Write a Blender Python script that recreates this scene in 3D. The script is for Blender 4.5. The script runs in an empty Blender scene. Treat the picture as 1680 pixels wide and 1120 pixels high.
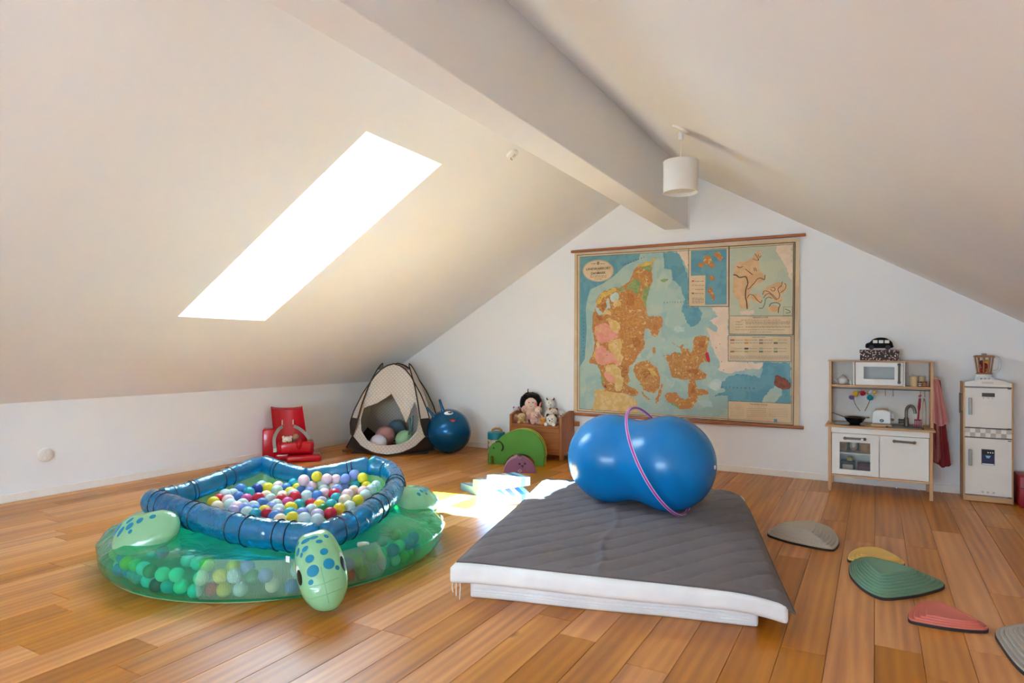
import bpy, bmesh, math, random
from mathutils import Vector, Matrix, noise

scene = bpy.context.scene
COL = scene.collection
PI = math.pi
random.seed(7)

# ------------------------------------------------------------------ camera
FPX, YAW, PITCH, ROLL = 1060.536, math.radians(-29.3375), math.radians(0.6176), math.radians(0.4070)
CAM = Vector((5.5893, -6.4458, 1.165))
_f = Vector((math.sin(YAW)*math.cos(PITCH), math.cos(YAW)*math.cos(PITCH), math.sin(PITCH)))
_r = Vector((math.cos(YAW), -math.sin(YAW), 0))
_u = _r.cross(_f)
RIGHT = _r*math.cos(ROLL) + _u*math.sin(ROLL)
UP = _u*math.cos(ROLL) - _r*math.sin(ROLL)
cam = bpy.data.cameras.new('camera')
cam.sensor_width = 36.0
cam.lens = 36.0*FPX/1680.0
cam.clip_start = 0.05
cam_o = bpy.data.objects.new('camera', cam)
M = Matrix.Identity(4)
for i in range(3):
    M[i][0] = RIGHT[i]; M[i][1] = UP[i]; M[i][2] = -_f[i]; M[i][3] = CAM[i]
cam_o.matrix_world = M
COL.objects.link(cam_o)
scene.camera = cam_o

# ------------------------------------------------------------------ sky, sun, exposure
world = bpy.data.worlds.new('sky')
scene.world = world
world.use_nodes = True
bg = world.node_tree.nodes['Background']
bg.inputs['Color'].default_value = (0.60, 0.81, 1.0, 1)
bg.inputs['Strength'].default_value = 15.0
sun = bpy.data.lights.new('sun', 'SUN')
sun.energy = 250.0
sun.angle = math.radians(0.55)
sun.color = (0.40, 0.72, 1.0)
sun_o = bpy.data.objects.new('sun', sun)
SUN_DIR = Vector((0.715, 0.345, -1.0)).normalized()
sun_o.rotation_euler = SUN_DIR.to_track_quat('-Z', 'Y').to_euler()
sun_o.location = (-4, -5, 9)
COL.objects.link(sun_o)
vs = scene.view_settings
vs.view_transform = 'Standard'
vs.look = 'None'
vs.gamma = 1.0
vs.exposure = 0.60
vs.use_curve_mapping = False
scene.cycles.max_bounces = 14
scene.cycles.diffuse_bounces = 8
scene.cycles.glossy_bounces = 4
scene.cycles.transmission_bounces = 8
scene.cycles.transparent_max_bounces = 24
scene.cycles.sample_clamp_indirect = 0.0
scene.cycles.caustics_reflective = False
scene.cycles.caustics_refractive = False

# ------------------------------------------------------------------ helpers
def ray(u, v):
    return _f + RIGHT*((u-840)/FPX) - UP*((v-560)/FPX)
def fl(u, v, z=0.0):            # measured point at height z
    d = ray(u, v); return CAM + d*((z-CAM.z)/d.z)
def wl(u, v, y=0.0):            # measured point on a plane parallel to the back wall
    d = ray(u, v); return CAM + d*((y-CAM.y)/d.y)
def lin(c):
    return c/12.92 if c <= 0.04045 else ((c+0.055)/1.055)**2.4
def rgb(r, g, b):
    return (lin(r/255), lin(g/255), lin(b/255), 1.0)

MATS = {}
class NT:
    def __init__(s, m):
        s.nt = m.node_tree; s.n = s.nt.nodes; s.l = s.nt.links
    def new(s, t, **kw):
        nd = s.n.new(t)
        for k, v in kw.items():
            if k in nd.inputs.keys(): nd.inputs[k].default_value = v
            else: setattr(nd, k, v)
        return nd
    def link(s, a, b): s.l.new(a, b)
    def coord(s, kind='Object', scale=(1,1,1), rnd=False, rot=(0,0,0)):
        tc = s.new('ShaderNodeTexCoord'); mp = s.new('ShaderNodeMapping')
        mp.inputs['Scale'].default_value = scale; mp.inputs['Rotation'].default_value = rot
        s.link(tc.outputs[kind], mp.inputs['Vector'])
        if rnd:
            oi = s.new('ShaderNodeObjectInfo'); mu = s.new('ShaderNodeVectorMath', operation='SCALE')
            cb = s.new('ShaderNodeCombineXYZ')
            m2 = s.new('ShaderNodeMath', operation='MULTIPLY'); m2.inputs[1].default_value = 37.0
            m3 = s.new('ShaderNodeMath', operation='MULTIPLY'); m3.inputs[1].default_value = 91.0
            s.link(oi.outputs['Random'], m2.inputs[0]); s.link(oi.outputs['Random'], m3.inputs[0])
            s.link(m2.outputs[0], cb.inputs[0]); s.link(m3.outputs[0], cb.inputs[1])
            s.link(cb.outputs[0], mp.inputs['Location'])
        return mp.outputs[0]
    def noise(s, vec, scale, detail=3, rough=.5, dist=0):
        nd = s.new('ShaderNodeTexNoise'); nd.inputs['Scale'].default_value = scale
        nd.inputs['Detail'].default_value = detail; nd.inputs['Roughness'].default_value = rough
        nd.inputs['Distortion'].default_value = dist
        s.link(vec, nd.inputs['Vector']); return nd
    def ramp(s, fac, stops):
        cr = s.new('ShaderNodeValToRGB'); el = cr.color_ramp.elements
        while len(el) < len(stops): el.new(0.5)
        for e, (p, c) in zip(el, stops): e.position = p; e.color = c
        s.link(fac, cr.inputs[0]); return cr.outputs[0]
    def bump(s, h, strength, dist=.01):
        b = s.new('ShaderNodeBump'); b.inputs['Strength'].default_value = strength; b.inputs['Distance'].default_value = dist
        s.link(h, b.inputs['Height']); return b.outputs[0]

def base_mat(name):
    m = bpy.data.materials.new(name); m.use_nodes = True
    return m, NT(m), m.node_tree.nodes['Principled BSDF']

def mat(name, color, rough=.5, var=.06, vscale=8, bump=0, bscale=60, metal=0, spec=.5, trans=0, alpha=1, coat=0, sheen=0, emit=0, ior=1.45, sss=0):
    if name in MATS: return MATS[name]
    m, n, p = base_mat(name)
    c = rgb(*color)
    vec = n.coord('Object')
    nz = n.noise(vec, vscale, 3)
    lo = tuple(x*(1-var) for x in c[:3])+(1,); hi = tuple(min(1, x*(1+var)) for x in c[:3])+(1,)
    n.link(n.ramp(nz.outputs['Fac'], [(.3, lo), (.7, hi)]), p.inputs['Base Color'])
    p.inputs['Roughness'].default_value = rough
    p.inputs['Metallic'].default_value = metal
    p.inputs['Specular IOR Level'].default_value = spec
    p.inputs['IOR'].default_value = ior
    if trans: p.inputs['Transmission Weight'].default_value = trans
    if alpha < 1: p.inputs['Alpha'].default_value = alpha
    if coat: p.inputs['Coat Weight'].default_value = coat
    if sheen: p.inputs['Sheen Weight'].default_value = sheen
    if sss:
        p.inputs['Subsurface Weight'].default_value = sss
        p.inputs['Subsurface Radius'].default_value = (.02, .02, .02)
    if bump:
        bz = n.noise(vec, bscale, 2)
        n.link(n.bump(bz.outputs['Fac'], bump, .004), p.inputs['Normal'])
    MATS[name] = m
    return m

def schlick(n, f0):
    """reflectance that is the same from either side of a thin sheet"""
    lw = n.new('ShaderNodeLayerWeight'); lw.inputs['Blend'].default_value = .5
    pw = n.new('ShaderNodeMath', operation='POWER'); pw.inputs[1].default_value = 5.0
    ma = n.new('ShaderNodeMath', operation='MULTIPLY_ADD'); ma.inputs[1].default_value = 1-f0; ma.inputs[2].default_value = f0
    n.link(lw.outputs['Facing'], pw.inputs[0]); n.link(pw.outputs[0], ma.inputs[0])
    return ma.outputs[0], lw

def film(name, color, alpha, rough=.12, wr=0, wscale=6, var=.1, tint=.55):
    """thin coloured vinyl: part of the light goes straight through, tinted; part scatters; glossy skin"""
    if name in MATS: return MATS[name]
    m, n, p = base_mat(name)
    out = m.node_tree.nodes['Material Output']
    c = rgb(*color)
    vec = n.coord('Object')
    p.inputs['Roughness'].default_value = rough
    nz = n.noise(vec, 5, 3)
    lo = tuple(x*(1-var) for x in c[:3])+(1,); hi = tuple(min(1, x*(1+var)) for x in c[:3])+(1,)
    cc = n.ramp(nz.outputs['Fac'], [(.3, lo), (.7, hi)])
    n.link(cc, p.inputs['Base Color'])
    p.inputs['Coat Weight'].default_value = .6
    p.inputs['Coat Roughness'].default_value = rough*.6
    tr = n.new('ShaderNodeBsdfTransparent')
    mxc = max(c[:3])
    tr.inputs['Color'].default_value = tuple((x/mxc)**tint for x in c[:3])+(1,)
    tl = n.new('ShaderNodeBsdfTranslucent'); n.link(cc, tl.inputs['Color'])
    m1 = n.new('ShaderNodeMixShader'); m1.inputs[0].default_value = .4
    n.link(p.outputs[0], m1.inputs[1]); n.link(tl.outputs[0], m1.inputs[2])
    m2 = n.new('ShaderNodeMixShader'); m2.inputs[0].default_value = alpha
    n.link(tr.outputs[0], m2.inputs[1]); n.link(m1.outputs[0], m2.inputs[2])
    # glossy skin on top, stronger at grazing angles
    gl = n.new('ShaderNodeBsdfGlossy'); gl.inputs['Roughness'].default_value = rough
    fr = schlick(n, .05)
    m3 = n.new('ShaderNodeMixShader')
    n.link(fr[0], m3.inputs[0]); n.link(m2.outputs[0], m3.inputs[1]); n.link(gl.outputs[0], m3.inputs[2])
    n.link(m3.outputs[0], out.inputs['Surface'])
    if wr:
        bz = n.noise(vec, wscale, 3, .55, .6)
        b = n.bump(bz.outputs['Fac'], wr, .03)
        for nd in (p, gl, tl, fr[1]): n.link(b, nd.inputs['Normal'])
    MATS[name] = m
    return m

def wood(name, c1, c2, axis='X', scale=14, rough=.45, stretch=12, rnd=False, bump=.05):
    if name in MATS: return MATS[name]
    m, n, p = base_mat(name)
    sc = {'X': (1, stretch, stretch), 'Y': (stretch, 1, stretch), 'Z': (stretch, stretch, 1)}[axis]
    vec = n.coord('Object', sc, rnd)
    a = n.noise(vec, scale*.12, 4, .6, .8)
    b = n.noise(vec, scale, 3, .6)
    ad = n.new('ShaderNodeMath', operation='MULTIPLY_ADD'); ad.inputs[1].default_value = .35
    n.link(b.outputs['Fac'], ad.inputs[0]); n.link(a.outputs['Fac'], ad.inputs[2])
    n.link(n.ramp(ad.outputs[0], [(.42, rgb(*c2)), (.9, rgb(*c1))]), p.inputs['Base Color'])
    p.inputs['Roughness'].default_value = rough
    if bump: n.link(n.bump(b.outputs['Fac'], bump, .002), p.inputs['Normal'])
    MATS[name] = m
    return m

class MB:
    """collects shapes for one mesh"""
    def __init__(s):
        s.v = []; s.f = []; s.m = []; s.x = Matrix.Identity(4); s.mi = 0
    def mark(s, x=None, mi=None):
        if x is not None: s.x = x
        if mi is not None: s.mi = mi
        return s
    def add(s, vs, fs):
        o = len(s.v)
        s.v += [tuple(s.x @ Vector(p)) for p in vs]
        s.f += [tuple(i+o for i in f) for f in fs]; s.m += [s.mi]*len(fs)
        return s
    def bm(s, bm):
        bm.verts.index_update()
        s.add([tuple(v.co) for v in bm.verts], [tuple(v.index for v in f.verts) for f in bm.faces]); bm.free()
        return s
    def box(s, x0, x1, y0, y1, z0, z1, b=0, seg=1):
        bm = bmesh.new(); bmesh.ops.create_cube(bm, size=1)
        for v in bm.verts:
            v.co = Vector(((x0+x1)/2+v.co.x*(x1-x0), (y0+y1)/2+v.co.y*(y1-y0), (z0+z1)/2+v.co.z*(z1-z0)))
        if b: bmesh.ops.bevel(bm, geom=list(bm.edges), offset=b, segments=seg, affect='EDGES', profile=.5)
        return s.bm(bm)
    def grid(s, fn, nu, nv, cu=False, cv=False):
        vs = []; fs = []
        for i in range(nu + (0 if cu else 1)):
            for j in range(nv + (0 if cv else 1)):
                vs.append(fn(i/nu, j/nv))
        W = nv if cv else nv+1; H = nu if cu else nu+1
        for i in range(nu):
            for j in range(nv):
                a = i*W+j; b = ((i+1) % H)*W+j; c = ((i+1) % H)*W+(j+1) % W; d = i*W+(j+1) % W
                fs.append((a, b, c, d))
        return s.add(vs, fs)
    def ell(s, c, r, nu=16, nv=10, rot=None):
        R = rot.to_matrix() if rot else Matrix.Identity(3)
        c = Vector(c)
        if not hasattr(r, '__len__'): r = (r, r, r)
        vs = [tuple(c+R@Vector((0, 0, r[2])))]
        for j in range(1, nv):
            t = PI*j/nv
            for i in range(nu):
                a = 2*PI*i/nu
                vs.append(tuple(c+R@Vector((r[0]*math.sin(t)*math.cos(a), r[1]*math.sin(t)*math.sin(a), r[2]*math.cos(t)))))
        vs.append(tuple(c+R@Vector((0, 0, -r[2]))))
        fs = []
        for i in range(nu):
            fs.append((0, 1+i, 1+(i+1) % nu))
            for j in range(nv-2):
                a = 1+j*nu
                fs.append((a+i, a+nu+i, a+nu+(i+1) % nu, a+(i+1) % nu))
            a = 1+(nv-2)*nu
            fs.append((a+i, len(vs)-1, a+(i+1) % nu))
        return s.add(vs, fs)
    def lathe(s, prof, n=24, c=(0, 0, 0), axis='Z', cap=True):
        c = Vector(c)
        def P(r, h, a):
            x, y = r*math.cos(a), r*math.sin(a)
            return tuple(c+Vector({'Z': (x, y, h), 'Y': (x, h, y), 'X': (h, x, y)}[axis]))
        vs = [P(r, h, 2*PI*i/n) for r, h in prof for i in range(n)]
        fs = []
        for j in range(len(prof)-1):
            for i in range(n):
                fs.append((j*n+i, j*n+(i+1) % n, (j+1)*n+(i+1) % n, (j+1)*n+i))
        if cap:
            if prof[0][0] > 1e-6: fs.append(tuple(range(n-1, -1, -1)))
            if prof[-1][0] > 1e-6: fs.append(tuple((len(prof)-1)*n+i for i in range(n)))
        return s.add(vs, fs)
    def tube(s, path, r, n=10, closed=False, cap=True, flat=None):
        P = [Vector(p) for p in path]; N = len(P)
        T = []
        for i in range(N):
            a = P[(i-1) % N] if (closed or i > 0) else P[i]
            b = P[(i+1) % N] if (closed or i < N-1) else P[i]
            T.append((b-a).normalized())
        u = T[0].orthogonal().normalized()
        if flat: u = (Vector((0, 0, 1)) - T[0]*T[0].z).normalized()
        vs = []; fs = []
        for i in range(N):
            if flat: u = (Vector((0, 0, 1)) - T[i]*T[i].z).normalized()
            else: u = (u - T[i]*u.dot(T[i])).normalized()
            w = T[i].cross(u)
            rr = r[i] if hasattr(r, '__len__') else r
            for k in range(n):
                a = 2*PI*k/n
                vs.append(tuple(P[i]+u*(rr*math.cos(a)*(flat[0] if flat else 1))+w*(rr*math.sin(a)*(flat[1] if flat else 1))))
        for i in range(N if closed else N-1):
            j = (i+1) % N
            for k in range(n):
                fs.append((i*n+k, i*n+(k+1) % n, j*n+(k+1) % n, j*n+k))
        if cap and not closed:
            fs.append(tuple(range(n-1, -1, -1))); fs.append(tuple((N-1)*n+k for k in range(n)))
        return s.add(vs, fs)
    def prism(s, poly, d0, d1, plane='XZ', b=0):
        """polygon extruded along the third axis"""
        bm = bmesh.new()
        def P(a, h): 
            return {'XZ': (a[0], h, a[1]), 'XY': (a[0], a[1], h), 'YZ': (h, a[0], a[1])}[plane]
        vs = [bm.verts.new(P(a, d0)) for a in poly]
        fc = bm.faces.new(vs)
        r = bmesh.ops.extrude_face_region(bm, geom=[fc])
        dv = Vector(P((0, 0), d1-d0))
        for e in r['geom']:
            if isinstance(e, bmesh.types.BMVert): e.co += dv
        bmesh.ops.recalc_face_normals(bm, faces=bm.faces)
        if b:
            ed = [e for e in bm.edges if e.calc_face_angle(0) > .6]
            bmesh.ops.bevel(bm, geom=ed, offset=b, segments=1, affect='EDGES')
        bmesh.ops.triangulate(bm, faces=[f for f in bm.faces if len(f.verts) > 4])
        return s.bm(bm)
    def poly(s, pts):
        return s.add([tuple(p) for p in pts], [tuple(range(len(pts)))])
    def mesh(s, name, mats, smooth=35, weld=0):
        me = bpy.data.meshes.new(name)
        me.from_pydata(s.v, [], s.f)
        if not isinstance(mats, (list, tuple)): mats = [mats]
        for m in mats: me.materials.append(m)
        me.polygons.foreach_set('material_index', s.m)
        if weld:
            bm = bmesh.new(); bm.from_mesh(me); bmesh.ops.remove_doubles(bm, verts=bm.verts, dist=weld); bm.to_mesh(me); bm.free()
        me.validate()
        if smooth:
            me.shade_smooth(); me.set_sharp_from_angle(angle=math.radians(smooth))
        return me
    def build(s, name, mats, parent=None, smooth=35, weld=0, subsurf=0, label=None):
        o = bpy.data.objects.new(name, s.mesh(name, mats, smooth, weld))
        COL.objects.link(o)
        if parent: o.parent = parent
        if subsurf:
            md = o.modifiers.new('subsurf', 'SUBSURF'); md.levels = subsurf; md.render_levels = subsurf
        if label: o['label'] = label
        return o

def tag(o, label, cat, group=None, kind=None):
    o['label'] = label
    o['category'] = cat
    if group: o['group'] = group
    if kind: o['kind'] = kind
    return o
def thing(name, label, cat, loc=(0, 0, 0), rz=0, group=None, rot=None):
    o = bpy.data.objects.new(name, None); COL.objects.link(o)
    o.empty_display_size = .05
    o.location = loc; o.rotation_euler = rot if rot else (0, 0, rz)
    return tag(o, label, cat, group)
def struct(o):
    o['kind'] = 'structure'; return o
def copy_of(o, name, parent=None):
    c = bpy.data.objects.new(name, o.data); COL.objects.link(c)
    if parent: c.parent = parent
    return c
def lerp(a, b, t): return a+(b-a)*t
def catmull(P, n, closed=False):
    P = [Vector(p) for p in P]; N = len(P); out = []
    rng = range(N if closed else N-1)
    for i in rng:
        p0 = P[(i-1) % N] if (closed or i > 0) else P[0]; p1 = P[i]; p2 = P[(i+1) % N]
        p3 = P[(i+2) % N] if (closed or i < N-2) else P[-1]
        for k in range(n):
            t = k/n
            out.append(.5*((2*p1)+(p2-p0)*t+(2*p0-5*p1+4*p2-p3)*t*t+(3*p1-p0-3*p2+p3)*t**3))
    if not closed: out.append(P[-1])
    return out

# ------------------------------------------------------------------ the room
HK = 0.7319                                   # knee wall height
TL, TR = math.radians(30.836), math.radians(29.902)
ZR = 5.20084
RX = (ZR-HK)/(math.tan(TL)+math.tan(TR)); RZ = HK+RX*math.tan(TL)
XR = (ZR-HK)/math.tan(TR)                      # right knee wall
YF = -10.2                                     # rear gable, behind the camera

def plaster(name, c, var=.03):
    m, n, p = base_mat(name)
    vec = n.coord('Object')
    a = n.noise(vec, 1.3, 3); b = n.noise(vec, 220, 2)
    cc = rgb(*c)
    n.link(n.ramp(a.outputs['Fac'], [(.3, tuple(x*(1-var) for x in cc[:3])+(1,)), (.7, cc)]), p.inputs['Base Color'])
    p.inputs['Roughness'].default_value = .85
    p.inputs['Specular IOR Level'].default_value = .2
    n.link(n.bump(b.outputs['Fac'], .06, .001), p.inputs['Normal'])
    return m
M_WALL = plaster('white_wall_paint', (239, 239, 239))
M_CEIL = plaster('white_ceiling_paint', (240, 240, 240))
M_TRIM = mat('white_trim_paint', (238, 233, 226), .4, .02)
M_WINDOW = mat('white_window_lacquer', (244, 244, 242), .3, .01)

# slopes are built round their skylight openings
def slope(name, P, smax, holes):
    """P(s, y, n) maps slope distance, depth and outward distance to the room"""
    S = sorted({0.0, smax} | {h[0] for h in holes} | {h[1] for h in holes})
    Y = sorted({YF, 0.0} | {h[2] for h in holes} | {h[3] for h in holes})
    mb = MB()
    for i in range(len(S)-1):
        for j in range(len(Y)-1):
            sc, yc = (S[i]+S[i+1])/2, (Y[j]+Y[j+1])/2
            if any(h[0] < sc < h[1] and h[2] < yc < h[3] for h in holes): continue
            mb.add([P(S[i], Y[j], 0), P(S[i+1], Y[j], 0), P(S[i+1], Y[j+1], 0), P(S[i], Y[j+1], 0)], [(0, 1, 2, 3)])
    return struct(mb.build(name, M_CEIL, smooth=0, weld=1e-5))
def PL(s, y, n):
    return (s*math.cos(TL)-n*math.sin(TL), y, HK+s*math.sin(TL)+n*math.cos(TL))
def PR(s, y, n):
    return (XR-s*math.cos(TR)+n*math.sin(TR), y, HK+s*math.sin(TR)+n*math.cos(TR))
DEP = 0.418
sky1 = (1.272, 3.388, -3.49, -2.71)
slope('ceiling_left', PL, RX/math.cos(TL), [sky1])
slope('ceiling_right', PR, (XR-RX)/math.cos(TR), [])

M_GLASS, _n, _p = base_mat('window_glass')
_o = M_GLASS.node_tree.nodes['Material Output']
_t = _n.new('ShaderNodeBsdfTransparent'); _t.inputs['Color'].default_value = (.97, .98, .98, 1)
_g = _n.new('ShaderNodeBsdfGlossy'); _g.inputs['Roughness'].default_value = .02
_fr = schlick(_n, .05)
_mx = _n.new('ShaderNodeMixShader')
_n.link(_fr[0], _mx.inputs[0]); _n.link(_t.outputs[0], _mx.inputs[1]); _n.link(_g.outputs[0], _mx.inputs[2])
_n.link(_mx.outputs[0], _o.inputs['Surface'])

def skylight(name, P, T, h):
    s0, s1, y0, y1 = h
    # lower lining rises plumb, upper lining runs level
    b0 = s0 + DEP*math.tan(T) - .014; b1 = s1 - DEP/math.tan(T)
    w = bpy.data.objects.new(name, None); COL.objects.link(w); struct(w)
    w.location = P((b0+b1)/2, (y0+y1)/2, DEP)
    inv = Matrix.Translation(-Vector(w.location))
    def part(nm): return MB().mark(x=inv)
    lo0, lo1, up0, up1 = (s0, 0), (b0, DEP), (s1, 0), (b1, DEP)
    for nm, q in (('reveal_bottom', [(lo0, y0), (lo0, y1), (lo1, y1), (lo1, y0)]), ('reveal_top', [(up0, y0), (up0, y1), (up1, y1), (up1, y0)]),
                  ('reveal_side', [(lo0, y0), (up0, y0), (up1, y0), (lo1, y0)]), ('reveal_side', [(lo0, y1), (up0, y1), (up1, y1), (lo1, y1)])):
        part(nm).add([P(a[0], y, a[1]) for a, y in q], [(0, 1, 2, 3)]).build(nm, M_WINDOW, w, 0)
    def ring(nm, i0, i1, n0, n1, m):
        r = part(nm)
        for (sa, sb, ya, yb) in ((b0+i0, b1-i0, y0+i0, y0+i1), (b0+i0, b1-i0, y1-i1, y1-i0), (b0+i0, b0+i1, y0+i1, y1-i1), (b1-i1, b1-i0, y0+i1, y1-i1)):
            r.add([P(s, y, n) for s in (sa, sb) for y in (ya, yb) for n in (n0, n1)],
                  [(0, 1, 3, 2), (4, 6, 7, 5), (0, 4, 5, 1), (2, 3, 7, 6), (0, 2, 6, 4), (1, 5, 7, 3)])
        return r.build(nm, m, w, 0)
    ring('outer_frame', -.02, .016, DEP-.008, DEP+.13, M_WINDOW)
    ring('inner_frame', .016, .028, DEP+.012, DEP+.12, M_WINDOW)
    sash = ring('sash', .028, .044, DEP+.045, DEP+.11, M_WINDOW)
    ring('glazing_bead', .044, .050, DEP+.07, DEP+.085, M_WINDOW)
    part('pane').add([P(b0+.045, y0+.045, DEP+.09), P(b1-.045, y0+.045, DEP+.09), P(b1-.045, y1-.045, DEP+.09), P(b0+.045, y1-.045, DEP+.09)], [(0, 1, 2, 3)]).build('pane', M_GLASS, w, 0)
    bar = part('vent_bar')
    bar.tube([P(b1-.05, y0+.1, DEP+.02), P(b1-.05, y1-.1, DEP+.02)], .012, 8)
    bar.build('vent_bar', M_WINDOW, w)
    # lets the sky outside be found by the renderer
    L = bpy.data.lights.new(name+'_portal', 'AREA'); L.shape = 'RECTANGLE'
    L.size = b1-b0+.05; L.size_y = y1-y0+.05; L.cycles.is_portal = True
    lo = bpy.data.objects.new(name+'_portal', L); COL.objects.link(lo)
    ex = (Vector(P(1, 0, 0))-Vector(P(0, 0, 0))).normalized(); ez = (Vector(P(0, 0, 1))-Vector(P(0, 0, 0))).normalized()
    ey = ez.cross(ex)
    mm = Matrix.Identity(4); c = P((b0+b1)/2, (y0+y1)/2, DEP+.14)
    for i in range(3): mm[i][0] = ex[i]; mm[i][1] = ey[i]; mm[i][2] = ez[i]; mm[i][3] = c[i]
    lo.matrix_world = mm
    return w
skylight('window_1', PL, TL, sky1)

# walls
struct(MB().add([(0, YF, 0), (0, 0, 0), (0, 0, HK), (0, YF, HK)], [(0, 1, 2, 3)]).build('wall_left', M_WALL, smooth=0))
struct(MB().add([(XR, YF, 0), (XR, 0, 0), (XR, 0, HK), (XR, YF, HK)], [(3, 2, 1, 0)]).build('wall_right', M_WALL, smooth=0))
struct(MB().add([(0, 0, 0), (XR, 0, 0), (XR, 0, HK), (RX, 0, RZ), (0, 0, HK)], [(0, 1, 2, 3, 4)]).build('wall_back', M_WALL, smooth=0))
GW = (2.9, 6.0, .25, 1.6)                     # unseen rear gable window, added and sized to light the room
zs = lambda x: HK+x*math.tan(TL) if x < RX else ZR-x*math.tan(TR)
wf = MB()
x0, x1, z0, z1 = GW
wf.add([(0, YF, 0), (x0, YF, 0), (x0, YF, zs(x0)), (0, YF, HK)], [(0, 1, 2, 3)])
wf.add([(x1, YF, 0), (XR, YF, 0), (XR, YF, HK), (x1, YF, zs(x1))], [(0, 1, 2, 3)])
wf.add([(x0, YF, 0), (x1, YF, 0), (x1, YF, z0), (x0, YF, z0)], [(0, 1, 2, 3)])
wf.add([(x0, YF, z1), (x1, YF, z1), (x1, YF, zs(x1)), (RX, YF, RZ), (x0, YF, zs(x0))], [(0, 1, 2, 3, 4)])
struct(wf.build('wall_front', M_WALL, smooth=0))
gw = bpy.data.objects.new('window_2', None); COL.objects.link(gw); struct(gw); gw.location = (0, YF, 0)
fr = MB()
xm = (x0+x1)/2
for a in ((x0, x0+.07, z0, z1), (x1-.07, x1, z0, z1), (xm-.06, xm+.06, z0, z1), (x0, x1, z0, z0+.07), (x0, x1, z1-.07, z1)):
    fr.box(a[0], a[1], -.1, .02, a[2], a[3])
fr.build('window_frame', M_WINDOW, gw, 0)
MB().box(x0-.05, x1+.05, 0, .16, z0-.03, z0).build('window_sill', M_WINDOW, gw, 0)
for a, b in ((x0+.06, xm-.05), (xm+.05, x1-.06)):
    MB().add([(a, -.05, z0+.06), (b, -.05, z0+.06), (b, -.05, z1-.06), (a, -.05, z1-.06)], [(0, 1, 2, 3)]).build('pane', M_GLASS, gw, 0)
L = bpy.data.lights.new('window_2_portal', 'AREA'); L.shape = 'RECTANGLE'; L.size = x1-x0; L.size_y = z1-z0; L.cycles.is_portal = True
lo = bpy.data.objects.new('window_2_portal', L); COL.objects.link(lo)
lo.location = (xm, YF-.12, (z0+z1)/2); lo.rotation_euler = (PI/2, 0, 0)

# ridge beam
struct(MB().box(3.7337, 3.9654, YF, 0, 2.3695, 2.96, .004).build('ceiling_beam', M_CEIL, smooth=20))
# narrow scribing strips where the beam meets the gable
ts = struct(MB().box(3.70, 3.975, -.012, 0, 2.352, 2.3695).box(3.9654, 3.979, -.012, 0, 2.352, 2.90).build('trim_1', M_TRIM, smooth=0))

# baseboards
BH = .062
struct(MB().box(0, .014, YF, 0, 0, BH, .003).build('baseboard_left', M_TRIM))
struct(MB().box(0.014, XR, -.014, 0, 0, BH, .003).build('baseboard_back', M_TRIM))
struct(MB().box(XR-.014, XR, YF, -.014, 0, BH, .003).build('baseboard_right', M_TRIM))

# ---- oak floor: every board its own piece
m, n, p = base_mat('oiled_oak_boards')
oi = n.new('ShaderNodeObjectInfo')
vec = n.coord('Object', (1, 1, 1), True)
st = n.new('ShaderNodeMapping'); st.inputs['Scale'].default_value = (1.0, .05, 1.0); n.link(vec, st.inputs['Vector'])
g1 = n.noise(st.outputs[0], 6, 4, .55, 1.6)         # broad figure
wv = n.new('ShaderNodeTexWave', wave_type='BANDS', bands_direction='X'); wv.inputs['Scale'].default_value = 7.0
wv.inputs['Distortion'].default_value = 7.0; wv.inputs['Detail'].default_value = 2; wv.inputs['Detail Scale'].default_value = .55
st2 = n.new('ShaderNodeMapping'); st2.inputs['Scale'].default_value = (1.0, .10, 1.0); n.link(vec, st2.inputs['Vector'])
n.link(st2.outputs[0], wv.inputs['Vector'])
st3 = n.new('ShaderNodeMapping'); st3.inputs['Scale'].default_value = (1.0, .03, 1.0); n.link(vec, st3.inputs['Vector'])
g2 = n.noise(st3.outputs[0], 130, 3, .6)            # pores
knot = n.noise(vec, 3.2, 2, .5)
mx1 = n.new('ShaderNodeMath', operation='MULTIPLY_ADD'); mx1.inputs[1].default_value = .13
n.link(wv.outputs['Fac'], mx1.inputs[0]); n.link(g1.outputs['Fac'], mx1.inputs[2])
mx2 = n.new('ShaderNodeMath', operation='MULTIPLY_ADD'); mx2.inputs[1].default_value = .20
n.link(g2.outputs['Fac'], mx2.inputs[0]); n.link(mx1.outputs[0], mx2.inputs[2])
cA = n.ramp(mx2.outputs[0], [(.40, rgb(160, 98, 42)), (.72, rgb(198, 130, 60)), (1.05, rgb(220, 154, 78))])
hsv = n.new('ShaderNodeHueSaturation')
mr = n.new('ShaderNodeMapRange'); mr.inputs['To Min'].default_value = .80; mr.inputs['To Max'].default_value = 1.18
n.link(oi.outputs['Random'], mr.inputs['Value']); n.link(mr.outputs[0], hsv.inputs['Value'])
mr2 = n.new('ShaderNodeMapRange'); mr2.inputs['To Min'].default_value = 1.12; mr2.inputs['To Max'].default_value = .92
n.link(oi.outputs['Random'], mr2.inputs['Value']); n.link(mr2.outputs[0], hsv.inputs['Saturation'])
n.link(cA, hsv.inputs['Color'])
kr = n.ramp(knot.outputs['Fac'], [(.74, (1, 1, 1, 1)), (.80, (.42, .34, .28, 1))])
mu = n.new('ShaderNodeMix', data_type='RGBA', blend_type='MULTIPLY'); mu.inputs[0].default_value = 1
n.link(hsv.outputs[0], mu.inputs[6]); n.link(kr, mu.inputs[7])
n.link(mu.outputs[2], p.inputs['Base Color'])
p.inputs['Roughness'].default_value = .36
rr = n.new('ShaderNodeMapRange'); rr.inputs['To Min'].default_value = .32; rr.inputs['To Max'].default_value = .46
n.link(g2.outputs['Fac'], rr.inputs['Value']); n.link(rr.outputs[0], p.inputs['Roughness'])
n.link(n.bump(g2.outputs['Fac'], .06, .001), p.inputs['Normal'])
M_OAK = m
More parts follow.
